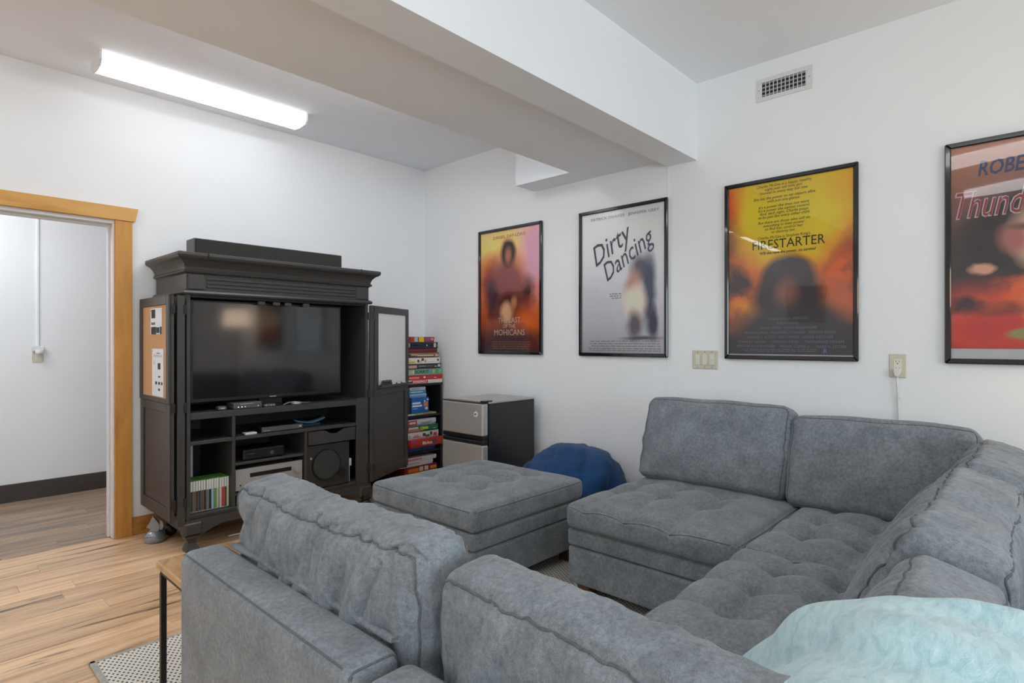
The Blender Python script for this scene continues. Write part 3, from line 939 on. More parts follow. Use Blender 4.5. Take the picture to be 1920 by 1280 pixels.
# ================================================================ armoire
AX0, AX1, AY0, AY1 = 1.183, 2.428, 3.72, 4.285
arm = thing('armoire', 'black television armoire with wide cornice and folded-open doors', 'armoire', (1.80, 4.0, 0))
box('side_panel', (AX0, AY0, 0.15), (AX0 + 0.022, AY1, 1.535), M_BLACK, arm, 0.002)
box('side_panel', (AX1 - 0.022, AY0, 0.15), (AX1, AY1, 1.535), M_BLACK, arm, 0.002)
box('face_stile', (AX1 - 0.098, AY0, 0.15), (AX1 - 0.022, AY0 + 0.02, 0.83), M_BLACK, arm, 0.002)
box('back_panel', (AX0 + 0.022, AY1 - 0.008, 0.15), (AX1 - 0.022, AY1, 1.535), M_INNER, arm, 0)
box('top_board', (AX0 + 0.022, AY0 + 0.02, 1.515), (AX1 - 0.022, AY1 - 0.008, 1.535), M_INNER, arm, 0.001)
box('shelf', (AX0 + 0.022, AY0 + 0.008, 0.780), (AX1 - 0.022, AY1 - 0.008, 0.820), M_BLACK, arm, 0.003)
box('shelf', (AX0 + 0.022, AY0 + 0.008, 0.628), (1.447, AY1 - 0.008, 0.650), M_BLACK, arm, 0.002)
box('shelf', (1.467, AY0 + 0.008, 0.628), (AX1 - 0.098, AY1 - 0.008, 0.650), M_BLACK, arm, 0.002)
box('shelf', (1.467, AY0 + 0.015, 0.466), (1.928, AY1 - 0.008, 0.482), M_BLACK, arm, 0.002)
box('shelf', (1.467, AY0 + 0.03, 0.272), (1.928, AY1 - 0.008, 0.288), M_BLACK, arm, 0.002)
box('bottom_board', (AX0 + 0.022, AY0 + 0.006, 0.188), (AX1 - 0.022, AY1 - 0.008, 0.212), M_BLACK, arm, 0.002)
box('divider', (1.447, AY0 + 0.008, 0.212), (1.467, AY1 - 0.008, 0.780), M_BLACK, arm, 0.002)
box('divider', (1.928, AY0 + 0.008, 0.212), (1.948, AY1 - 0.008, 0.628), M_BLACK, arm, 0.002)
# drop-front drawer with a scooped finger pull
DR = T(0, AY0 + 0.026, 0) @ FACEY
dx0, dx1, dz0, dz1 = 1.955, 2.322, 0.530, 0.622
sc = []
for i in range(9):
    a = i / 8
    sc.append((2.24 - 0.17 * a, dz1 - 0.030 * math.sin(PI * min(1, max(0, (a * 1.25 - 0.125)))) ** 0.6))
poly = [(dx0, dz0), (dx1, dz0), (dx1, dz1), (2.255, dz1)] + sc + [(2.055, dz1), (dx0, dz1)]
prism('drawer_front', poly, 0.018, M_BLACK, arm, DR)
# plinth rail with a curved underside and bracket feet
poly = [(AX0 - 0.012, 0.188), (AX0 - 0.012, 0.100), (AX0 + 0.09, 0.100)]
for i in range(9):
    a = i / 8
    poly.append((AX0 + 0.10 + 0.12 * a, 0.104 + 0.034 * math.sin(a * PI / 2)))
for i in range(9):
    a = 1 - i / 8
    poly.append((AX1 - 0.10 - 0.12 * a, 0.104 + 0.034 * math.sin(a * PI / 2)))
poly += [(AX1 - 0.09, 0.100), (AX1 + 0.012, 0.100), (AX1 + 0.012, 0.188)]
prism('plinth_rail', poly, 0.034, M_BLACK, arm, T(0, AY0 + 0.018, 0) @ FACEY)
box('plinth_side', (AX0 - 0.012, AY0 + 0.02, 0.11), (AX0 + 0.02, AY1, 0.188), M_BLACK, arm, 0.003)
box('plinth_side', (AX1 - 0.02, AY0 + 0.02, 0.11), (AX1 + 0.012, AY1, 0.188), M_BLACK, arm, 0.003)
box('plinth_block', (AX0 - 0.02, AY0 - 0.024, 0.095), (AX0 + 0.085, AY0 + 0.06, 0.178), M_BLACK, arm, 0.012)
box('plinth_block', (AX1 - 0.085, AY0 - 0.024, 0.095), (AX1 + 0.02, AY0 + 0.06, 0.178), M_BLACK, arm, 0.012)
for fx in (AX0 + 0.03, AX1 - 0.03):
    for fy in (AY0 + 0.02, AY1 - 0.06):
        if (fx < 2) != (fy < 4): continue
        prof = [(0.050, 0.0), (0.052, 0.012), (0.044, 0.03), (0.030, 0.05), (0.036, 0.066), (0.055, 0.082), (0.058, 0.096)]
        Mf = T(fx, fy, 0) @ Matrix.Rotation(PI / 4, 4, 'Z')
        o = lathe('foot', prof, M_BLACK, arm, 4, Mf)
        for p_ in o.data.polygons: p_.use_smooth = False
# cornice: moulding swept round three sides
def cornice():
    prof = [(0.0, 1.528), (0.022, 1.530), (0.028, 1.540), (0.022, 1.552), (0.006, 1.560), (0.006, 1.652), (0.012, 1.658), (0.022, 1.662), (0.026, 1.672), (0.016, 1.680),
            (0.018, 1.694), (0.026, 1.712), (0.042, 1.730), (0.064, 1.742), (0.068, 1.748), (0.072, 1.758), (0.070, 1.772), (0.060, 1.776)]
    V, F = [], []
    x0, x1, y0, y1 = AX0 + 0.004, AX1 - 0.004, AY0 + 0.004, AY1
    n = len(prof)
    for o_, z in prof:
        V += [(x0 - o_, y1, z), (x0 - o_, y0 - o_, z), (x1 + o_, y0 - o_, z), (x1 + o_, y1, z)]
    for i in range(n - 1):
        for k in range(3):
            F.append((i * 4 + k, i * 4 + k + 1, (i + 1) * 4 + k + 1, (i + 1) * 4 + k))
        F.append((i * 4 + 3, i * 4, (i + 1) * 4, (i + 1) * 4 + 3))
    F.append((0, 3, 2, 1)); F.append(tuple((n - 1) * 4 + k for k in range(4)))
    return pyd('cornice', V, F, M_BLACK, arm)
co = cornice()
for z in (1.583, 1.606, 1.630):
    box('reed', (AX0 + 0.11, AY0 - 0.009, z - 0.008), (AX1 - 0.11, AY0 + 0.004, z + 0.008), M_BLACK, co, 0.003)
for x in (AX0 + 0.005, AX1 - 0.100):
    box('frieze_block', (x, AY0 - 0.010, 1.562), (x + 0.095, AY0 + 0.004, 1.654), M_BLACK, co, 0.003)
for x in (AX0 + 0.10, AX1 - 0.10):
    box('joint_line', (x - 0.002, AY0 - 0.072, 1.745), (x + 0.002, AY0 - 0.062, 1.777), M_INNER, co, 0)
# cable clips hanging from the opening's upper edge
for i, x in enumerate((1.62, 1.72, 1.80, 1.93)):
    box('magnet_catch', (x, AY0 + 0.03, 1.492), (x + 0.045, AY0 + 0.05, 1.512), M_GREYPL, arm, 0.002)

LEAF, LZ0, LZ1 = 0.575, 0.195, 1.522
def leaf(M, side):
    """local: x from the hinge edge outwards, y thickness (face = -y), z up. Returns the door part"""
    th = 0.024
    d = box('door', (0, 0.006, LZ0), (LEAF, th, LZ1), M_BLACK, arm, 0.002, M=M)
    split = 0.885
    def b(n, lo, hi, m, bv=0.003): return box(n, lo, hi, m, d, bv, M=M)
    b('stile', (0, -0.006, split), (0.052, 0.006, LZ1), M_BLACK)
    b('stile', (LEAF - 0.052, -0.006, split), (LEAF, 0.006, LZ1), M_BLACK)
    b('rail', (0.052, -0.006, LZ1 - 0.055), (LEAF - 0.052, 0.006, LZ1), M_BLACK)
    b('rail', (0.052, -0.006, split), (LEAF - 0.052, 0.006, split + 0.028), M_BLACK)
    b('stile', (0, 0.0, LZ0), (0.060, 0.006, split), M_BLACK)
    b('stile', (LEAF - 0.060, 0.0, LZ0), (LEAF, 0.006, split), M_BLACK)
    b('rail', (0.060, 0.0, LZ0), (LEAF - 0.060, 0.006, LZ0 + 0.075), M_BLACK)
    b('rail', (0.060, 0.0, split - 0.055), (LEAF - 0.060, 0.006, split), M_BLACK)
    b('cork_board' if side < 0 else 'whiteboard', (0.052, 0.001, split + 0.028), (LEAF - 0.052, 0.0062, LZ1 - 0.055), M_CORK if side < 0 else M_WB, 0)
    return d
# left leaf lies back along the cabinet's side, face to -X: local x -> +Y, local -y -> -X
ML = Matrix(((0, 1, 0, 1.092), (1, 0, 0, AY0 - 0.006), (0, 0, 1, 0), (0, 0, 0, 1)))
dl = leaf(ML, -1)
# right leaf splays outwards
ang = math.radians(27.3)
MR = T(2.486, 3.722, 0) @ Matrix.Rotation(ang, 4, 'Z')
dr = leaf(MR, 1)
# narrow filler leaves between cabinet and doors
fl = box('filler_leaf', (1.130, AY0 - 0.012, LZ0 - 0.03), (1.172, AY0 + 0.010, LZ1), M_BLACK, arm, 0.003)
fr = box('filler_leaf', (2.440, AY0 - 0.012, LZ0), (2.474, AY0 + 0.010, LZ1), M_BLACK, arm, 0.003)
M_HINGE = plain('dark_hinge', (0.045, 0.043, 0.041), 0.35, 0.6)
for z in (0.30, 0.86, 1.44):
    for par, xs_ in ((fl, (1.108, 1.172)), (fr, (2.430, 2.470))):
        for x in xs_:
            bm = bmesh.new()
            add_cyl(bm, (x, AY0 - 0.014, z - 0.03), (x, AY0 - 0.014, z + 0.03), 0.0055, n=10)
            add_box(bm, (x - 0.011, AY0 - 0.0145, z - 0.026), (x + 0.011, AY0 - 0.011, z + 0.026), 0.001)
            bm_obj('hinge', bm, M_HINGE, par)
# marker tray on the whiteboard door
def mr(lo, hi, name, mat, parent, bv=0.002): return box(name, lo, hi, mat, parent, bv, M=MR)
tray = mr((0.02, -0.050, 0.893), (LEAF - 0.02, -0.006, 0.902), 'marker_tray', M_BLACK, dr)
mr((0.02, -0.052, 0.893), (LEAF - 0.02, -0.046, 0.912), 'tray_lip', M_BLACK, tray)
# ball casters at the rear left and front right
for x, y in ((1.218, 4.13), (2.395, 3.705)):
    V, F = [], []
    n_, m_ = 20, 12
    for j in range(m_ + 1):
        for i in range(n_):
            a, p = 2 * PI * i / n_, PI * j / m_
            V.append((x + 0.042 * math.sin(p) * math.cos(a), y + 0.042 * math.sin(p) * math.sin(a), 0.0425 + 0.042 * math.cos(p)))
    for j in range(m_):
        for i in range(n_):
            k = (i + 1) % n_
            F.append((j * n_ + i, (j + 1) * n_ + i, (j + 1) * n_ + k, j * n_ + k))
    o = pyd('caster', V, F, M_PLASTIC, arm, True)
    box('caster_plate', (x - 0.03, y - 0.03, 0.080), (x + 0.03, y + 0.03, 0.112), M_PLASTIC, o, 0.004)

# ---------------------------------------------------------------- things on and in the armoire
t = thing('soundbar', 'long dark grey centre speaker lying on top of the armoire', 'speaker', (1.76, 3.86, 1.776))
box('speaker_cabinet', (1.254, 3.815, 1.7765), (2.262, 3.95, 1.886), M_GREYPL, t, 0.004)
box('grille', (1.262, 3.800, 1.782), (2.254, 3.816, 1.881), plain('speaker_cloth', (0.035, 0.033, 0.030), 0.95), t, 0.003)

t = thing('television', 'flat black television standing inside the armoire, switched off', 'television', (1.74, 3.83, 0.82))
box('bezel', (1.226, 3.800, 0.872), (2.250, 3.850, 1.508), M_PLASTIC, t, 0.006)
box('screen', (1.244, 3.7985, 0.897), (2.232, 3.8005, 1.492), M_SCREEN, t, 0.0)
box('rear_housing', (1.42, 3.850, 0.95), (2.06, 3.90, 1.40), M_PLASTIC, t, 0.012)
box('neck', (1.66, 3.835, 0.83), (1.82, 3.865, 0.90), M_PLASTIC, t, 0.004)
lathe('stand_base', [(0.16, 0.0), (0.165, 0.006), (0.15, 0.010), (0.02, 0.012)], M_PLASTIC, t, 32, T(1.74, 3.86, 0.8205) @ Matrix.Diagonal((0.54, 0.5, 1, 1)))
box('badge', (1.717, 3.7975, 0.880), (1.760, 3.8003, 0.886), M_SILVER, t, 0)

t = thing('cable_box', 'small grey set-top box with blue light under the television', 'set-top box', (1.54, 3.77, 0.82))
box('case', (1.462, 3.742, 0.8215), (1.640, 3.87, 0.860), M_GREYPL, t, 0.004)
box('front_strip', (1.500, 3.7405, 0.850), (1.585, 3.7425, 0.854), M_SILVER, t, 0)
for x, c in ((1.490, (0.9, 0.9, 0.9)), (1.512, (0.9, 0.9, 0.9)), (1.532, (0.1, 0.35, 1.0)), (1.615, (0.8, 0.1, 0.1))):
    cyl('indicator', (x, 3.7405, 0.834), (x, 3.743, 0.834), 0.003, emis('led_%d' % int(c[0] * 10 + c[2] * 100), c, 1.5), t, n=8)
t = thing('adapter_puck', 'little grey wireless puck left of the set-top box', 'adapter', (1.40, 3.78, 0.8205))
box('shell', (1.372, 3.75, 0.8205), (1.425, 3.80, 0.846), M_GREYPL, t, 0.008, 2)
box('light_slot', (1.384, 3.7485, 0.832), (1.412, 3.7505, 0.836), M_WHITE, t, 0)
t = thing('remote_control', 'slim dark remote right of the set-top box', 'remote', (1.70, 3.77, 0.8205))
box('handset', (1.655, 3.745, 0.8205), (1.735, 3.785, 0.838), M_GREYPL, t, 0.006)
for i in range(4): box('button', (1.664 + i * 0.017, 3.7435, 0.824), (1.674 + i * 0.017, 3.7455, 0.833), plain('remote_button_red' if i == 1 else 'remote_button', (0.4, 0.08, 0.06) if i == 1 else (0.35, 0.35, 0.34), 0.5), t, 0.001)
t = thing('sensor_bar', 'silver sensor puck and cable in front of the television stand', 'sensor', (1.86, 3.77, 0.8205))
lathe('puck', [(0.03, 0), (0.034, 0.006), (0.028, 0.016), (0.0, 0.018)], M_SILVER, t, 20, T(1.885, 3.768, 0.8205))
tube('cable', [(1.79, 3.752, 0.825), (1.82, 3.755, 0.836), (1.87, 3.755, 0.840), (1.93, 3.765, 0.828), (2.0, 3.785, 0.824)], 0.003, M_SILVER, t, 6)
t = thing('disc_player', 'flat black disc player on the middle shelf of the armoire', 'disc player', (1.76, 3.8, 0.65))
box('case', (1.640, 3.752, 0.6505), (1.925, 3.93, 0.688), M_PLASTIC, t, 0.003)
box('front_panel', (1.642, 3.748, 0.655), (1.923, 3.753, 0.685), M_GREYPL, t, 0.001)
box('button', (1.895, 3.745, 0.664), (1.913, 3.749, 0.676), M_SILVER, t, 0.001)
box('tray_line', (1.655, 3.7465, 0.660), (1.70, 3.7485, 0.664), M_SILVER, t, 0)
t = thing('white_dongle', 'small white box on the left end of the middle shelf', 'box', (1.55, 3.75, 0.65))
box('shell', (1.533, 3.740, 0.6505), (1.608, 3.79, 0.664), M_WHITE, t, 0.003)
tube('lead', [(1.533, 3.765, 0.656), (1.50, 3.77, 0.655), (1.48, 3.79, 0.654)], 0.003, M_PLASTIC, t)
t = thing('magazine', 'blue printed leaflet lying at the back of the middle shelf', 'leaflet', (1.98, 3.85, 0.65))
V, F = [], []
for i in range(9):
    q = i / 8
    V += [(1.90 + 0.22 * q, 3.80, 0.700 - 0.028 * math.sin(q * PI * 0.9) + 0.012 * q), (1.93 + 0.22 * q, 3.93, 0.703 - 0.028 * math.sin(q * PI * 0.9) + 0.012 * q)]
for i in range(8): F.append((2 * i, 2 * i + 2, 2 * i + 3, 2 * i + 1))
o = pyd('leaf', V, F, plain('leaflet_blue', srgb(90, 130, 160), 0.5), t, True)
md = o.modifiers.new('solid', 'SOLIDIFY'); md.thickness = 0.004
box('spine_block', (1.96, 3.83, 0.6505), (2.10, 3.92, 0.668), plain('leaflet_spine', srgb(40, 52, 66), 0.6), t, 0.002)
t = thing('game_console', 'black game console with a chrome button above the silver receiver', 'game console', (1.65, 3.83, 0.482))
box('case', (1.525, 3.760, 0.4835), (1.800, 3.96, 0.553), M_PLASTIC, t, 0.010, 2)
box('front_panel', (1.535, 3.755, 0.492), (1.792, 3.762, 0.545), plain('console_gloss', (0.02, 0.02, 0.02), 0.15), t, 0.002)
cyl('power_button', (1.711, 3.750, 0.517), (1.711, 3.757, 0.517), 0.0145, M_CHROME, t, n=20)
box('disc_slot', (1.545, 3.7535, 0.523), (1.60, 3.7555, 0.526), M_GREYPL, t, 0)
t = thing('receiver', 'silver audio receiver with round volume knob inside the armoire', 'receiver', (1.69, 3.85, 0.288))
box('case', (1.478, 3.765, 0.2985), (1.918, 4.05, 0.436), M_PLASTIC, t, 0.003)
box('front_panel', (1.474, 3.748, 0.300), (1.922, 3.766, 0.436), M_SILVER, t, 0.003)
box('display', (1.565, 3.7465, 0.376), (1.842, 3.7485, 0.402), M_PLASTIC, t, 0)
cyl('volume_knob', (1.878, 3.728, 0.384), (1.878, 3.749, 0.384), 0.026, M_SILVER, t, 0.024, 28)
cyl('power_button', (1.498, 3.7425, 0.416), (1.498, 3.749, 0.416), 0.009, M_SILVER, t, n=18)
cyl('headphone_jack', (1.504, 3.7455, 0.334), (1.504, 3.749, 0.334), 0.005, M_PLASTIC, t, n=12)
for i in range(14): box('vent_slot', (1.52 + i * 0.026, 3.80, 0.4355), (1.533 + i * 0.026, 3.95, 0.438), M_GREYPL, t, 0)
for i in (1.49, 1.90):
    for y in (3.79, 4.02): cyl('foot', (i, y, 0.288), (i, y, 0.2995), 0.016, M_PLASTIC, t, n=14)
t = thing('subwoofer', 'black subwoofer with round cone in the right compartment of the armoire', 'speaker', (2.12, 3.9, 0.212))
box('cabinet', (1.953, 3.752, 0.2135), (2.285, 4.05, 0.522), M_PLASTIC, t, 0.006)
box('baffle', (1.955, 3.746, 0.216), (2.283, 3.754, 0.520), plain('baffle', (0.024, 0.024, 0.023), 0.6), t, 0.002)
bm = bmesh.new()
add_cyl(bm, (2.100, 3.746, 0.375), (2.100, 3.738, 0.375), 0.112, 0.110, 40)
bm_obj('cone_ring', bm, M_PLASTIC, t)
bm = bmesh.new()
add_cyl(bm, (2.100, 3.7385, 0.375), (2.100, 3.735, 0.375), 0.102, 0.098, 40)
bm_obj('cone_grille', bm, plain('sub_cloth', (0.035, 0.035, 0.033), 0.9), t)
cyl('bass_port', (2.222, 3.7445, 0.300), (2.222, 3.739, 0.300), 0.032, M_INNER, t, n=24)
box('badge', (1.975, 3.744, 0.425), (1.990, 3.7465, 0.440), M_SILVER, t, 0)
t = thing('speaker_binding', 'small white plug block beside the subwoofer', 'plug', (2.31, 3.80, 0.30))
box('shell', (2.291, 3.77, 0.330), (2.318, 3.80, 0.385), M_WHITE, t, 0.003)
box('cord_stub', (2.298, 3.78, 0.212), (2.308, 3.79, 0.331), M_WHITE, t, 0.001)
t = thing('power_strip', 'grey power strip lying under the armoire plinth', 'power strip', (1.6, 3.76, 0))
box('strip', (1.66, 3.79, 0.002), (1.95, 3.84, 0.036), M_GREYPL, t, 0.005)
tube('lead', [(1.66, 3.81, 0.018), (1.58, 3.80, 0.012), (1.46, 3.82, 0.008)], 0.005, M_WHITE, t)

# row of video-game cases: one built with its parts, the rest copied
M_CASEG = plain('case_green', srgb(92, 148, 58), 0.35)
M_CASEW = plain('case_white', (0.66, 0.68, 0.66), 0.4)
rnd = random.Random(5)
spine_cols = [srgb(150, 150, 146), srgb(60, 62, 60), srgb(120, 96, 80), srgb(72, 50, 44), srgb(44, 56, 70), srgb(90, 74, 60), srgb(60, 44, 40), srgb(110, 112, 116), srgb(28, 30, 34),
              srgb(150, 190, 210), srgb(108, 148, 62), srgb(190, 186, 178), srgb(206, 196, 190), srgb(190, 50, 44), srgb(110, 60, 56), srgb(206, 204, 180)]
names = ['first', 'second', 'third', 'fourth', 'fifth', 'sixth', 'seventh', 'eighth', 'ninth', 'tenth', 'eleventh', 'twelfth', 'thirteenth', 'fourteenth', 'fifteenth', 'sixteenth']
cols_w = ['pale grey', 'charcoal', 'tan', 'dark brown', 'slate blue', 'brown', 'maroon brown', 'light grey', 'black', 'sky blue', 'lime green', 'cream', 'blush white', 'red', 'dull rose', 'pale yellow']
proto = None
gx = 1.2065
for i in range(16):
    tk = 0.0146
    lab = 'video game case with %s spine, %s from the left in the row' % (cols_w[i], names[i])
    if proto is None:
        g = thing('game_case', lab, 'game case', (gx, AY0 + 0.055, 0.2125), group='video game cases in the armoire')
        box('shell', (0, 0.001, 0), (tk - 0.0008, 0.135, 0.190), M_CASEG, g, 0.0012, world=False)
        box('spine_sleeve', (0.0008, -0.0006, 0.002), (tk - 0.0016, 0.0012, 0.188), M_CASEW, g, 0.0, world=False)
        box('spine_print', (0.0012, -0.0012, 0.006), (tk - 0.0020, -0.0004, 0.128), plain('spine_0', spine_cols[0], 0.5), g, 0.0, world=False)
        proto = g
    else:
        g = proto.copy(); COL.objects.link(g); g.location = (gx, AY0 + 0.055 + rnd.uniform(-0.003, 0.003), 0.2125); g['label'] = lab
        for ch in [c for c in proto.children]:
            c2 = ch.copy(); COL.objects.link(c2); c2.parent = g
            if ch.name.startswith('spine_print'):
                c2.data = ch.data.copy(); c2.data.materials[0] = plain('spine_%d' % i, spine_cols[i], 0.5)
    gx += tk + (0.001 if i == 8 else 0.0003)
t = thing('gap_strip', 'pale upright strip standing in for a bright gap behind the video game cases', 'stand-in strip', (1.32, 4.1, 0.2125))  # pale sheet in place of bright wall showing through a back-panel gap
box('sheet', (1.285, 4.05, 0.2125), (1.325, 4.056, 0.615), M_PAPER, t, 0.0)

# ---------------------------------------------------------------- notices on the cork door, eraser and markers
def notice(label, y0, y1, z0, z1, marks, dark=None):
    t = thing('paper_notice', label, 'paper', (1.090, (y0 + y1) / 2, z1))
    box('sheet', (1.0905, y0, z0), (1.0915, y1, z1), M_PAPER, t, 0)
    for a, b, c, d in marks:
        box('print', (1.0898, y1 - (y1 - y0) * c, z0 + (z1 - z0) * b), (1.0906, y1 - (y1 - y0) * a, z0 + (z1 - z0) * d), M_INK, t, 0)
    cyl('pin', (1.0835, y0 + (y1 - y0) * 0.93, z1 - 0.012), (1.0905, y0 + (y1 - y0) * 0.93, z1 - 0.012), 0.005, M_CORKPIN, t, n=10)
notice('white and black flyer pinned at the top of the cork board', 3.85, 4.07, 1.295, 1.452,
       [(0.08, 0.62, 0.42, 0.96), (0.08, 0.36, 0.16, 0.46), (0.2, 0.36, 0.28, 0.46), (0.32, 0.36, 0.4, 0.46), (0.06, 0.0, 0.5, 0.28), (0.52, 0.04, 0.80, 0.26), (0.84, 0.0, 0.98, 0.28)])
notice('white instruction sheet with small drawings pinned low on the cork board', 3.822, 4.040, 0.918, 1.206,
       [(0.4, 0.90, 0.7, 0.915), (0.12, 0.86, 0.9, 0.866), (0.12, 0.83, 0.9, 0.836), (0.12, 0.74, 0.26, 0.745), (0.12, 0.71, 0.26, 0.715), (0.12, 0.68, 0.26, 0.685), (0.52, 0.57, 0.74, 0.70),
        (0.55, 0.40, 0.72, 0.43), (0.30, 0.25, 0.44, 0.31), (0.56, 0.25, 0.70, 0.31), (0.80, 0.25, 0.92, 0.31), (0.56, 0.12, 0.70, 0.17)])
t = thing('board_eraser', 'grey felt eraser on the marker tray of the whiteboard door', 'eraser', (0, 0, 0))
box('felt', (0.075, -0.044, 0.903), (0.205, -0.010, 0.930), plain('eraser_felt', (0.055, 0.05, 0.046), 0.95), t, 0.004, M=MR)
box('handle', (0.075, -0.044, 0.930), (0.205, -0.010, 0.948), plain('eraser_back', (0.08, 0.072, 0.066), 0.8), t, 0.008, M=MR)
for i in range(3):
    t = thing('dry_marker', ('white marker with black cap on the tray nearest the eraser', 'white marker lying in the middle of the marker tray', 'white marker at the outer end of the marker tray')[i], 'marker', MR @ Vector((0.23 + i * 0.08, -0.03, 0.912)), group='markers on the whiteboard tray')
    a, b, c = [MR @ Vector((0.225 + i * 0.085 + dx, -0.028 - 0.003 * i, 0.911)) for dx in (0, 0.055, 0.080)]
    cyl('barrel', a, b, 0.008, M_WHITE, t, n=12)
    cyl('cap', b, c, 0.0085, M_PLASTIC, t, n=12)

# figurine on the floor
t = thing('toy_figurine', 'small silver-grey winged toy on a domed base on the floor', 'toy', (1.118, 4.085, 0))
lathe('dome_base', [(0.056, 0.0), (0.060, 0.010), (0.060, 0.022), (0.054, 0.040), (0.040, 0.060), (0.018, 0.072), (0.0, 0.075)], M_FIG, t, 28, T(1.118, 4.085, 0.001))
Mf = T(1.118, 4.085, 0) @ Matrix.Rotation(-0.55, 4, 'Z') @ FACEY
prism('body', [(-0.022, 0.066), (0.024, 0.066), (0.034, 0.090), (0.030, 0.112), (0.014, 0.132), (0.002, 0.152), (-0.010, 0.166), (-0.012, 0.150), (-0.020, 0.132), (-0.038, 0.104), (-0.046, 0.094), (-0.036, 0.090), (-0.016, 0.094), (-0.024, 0.080)], 0.022, M_FIG, t, T(0, -0.006, 0) @ Mf, 0.004)
prism('wing', [(0.010, 0.074), (0.036, 0.074), (0.046, 0.096), (0.040, 0.124), (0.020, 0.150), (0.028, 0.118)], 0.008, M_FIG, t, T(0.0, -0.018, 0) @ Mf, 0.002)
tube('band', [(1.118 + 0.057 * math.cos(a), 4.085 + 0.057 * math.sin(a), 0.034 + 0.012 * math.sin(2 * a)) for a in [2 * PI * i / 30 for i in range(30)]], 0.004, M_FIG, t, 6, True)

# ================================================================ bookcase with games
BX0, BX1, BY0, BY1 = 2.82, 3.402, 4.018, 4.305
t = thing('bookcase', 'low black bookcase full of board games in the room corner', 'bookcase', (3.09, 4.14, 0))
box('side_panel', (BX0, BY0, 0), (BX0 + 0.018, BY1, 0.860), M_SHELFBLK, t, 0.001)
box('side_panel', (BX1 - 0.018, BY0, 0), (BX1, BY1, 0.860), M_SHELFBLK, t, 0.001)
box('top_board', (BX0 - 0.004, BY0 - 0.004, 0.860), (BX1 + 0.004, BY1, 0.880), M_SHELFBLK, t, 0.001)
for z in (0.585, 0.268, 0.055):
    box('shelf', (BX0 + 0.018, BY0 + 0.002, z), (BX1 - 0.018, BY1 - 0.006, z + 0.018), M_SHELFBLK, t, 0.001)
box('back_panel', (BX0 + 0.018, BY1 - 0.006, 0.0), (BX1 - 0.018, BY1, 0.860), M_SHELFBLK, t, 0)
box('kick_board', (BX0 + 0.018, BY0 + 0.02, 0), (BX1 - 0.018, BY0 + 0.034, 0.055), M_SHELFBLK, t, 0.001)

GB = {}
def gcol(c, rough=0.35):
    k = 'gamebox_%d_%d_%d' % c
    return plain(k, srgb(*c), rough)
def game(label, x0, x1, z0, z1, y0, depth, c, prints=(), texts=(), side=None, rot=0.0, lidline=True, cat='board game', group='board games'):
    """prints: (a,b,c,d,colour) rectangles on the front face in 0..1; texts: (string, cx, cy, height, colour, width or None)"""
    M = T(x0, y0, z0) @ Matrix.Rotation(rot, 4, 'Z')
    W, H = x1 - x0, z1 - z0
    t = thing('game_box', label, cat, (x0, y0, z0), (0, 0, rot), group)
    if lidline:
        box('lid', (0, 0, H * 0.30), (W, depth, H), gcol(c), t, 0.0015, world=False)
        box('tray', (0.002, 0.002, 0), (W - 0.002, depth - 0.002, H * 0.30), gcol(side or c), t, 0.0015, world=False)
    else:
        box('carton', (0, 0, 0), (W, depth, H), gcol(c), t, 0.0015, world=False)
    for k, (a, b, cc, d, col) in enumerate(prints):
        box('print', (a * W, -0.0006 - 0.0001 * k, b * H), (cc * W, 0.0004, d * H), gcol(col), t, 0, world=False)
    for s, cx, cy, h, col, wd in texts:
        text('lettering', s, gcol(col), t, T(cx * W, -0.0012, cy * H) @ FACEY, h, 'CENTER', 0, 0.0006, 1.0, False, wd)
    return t
z = 0.8815
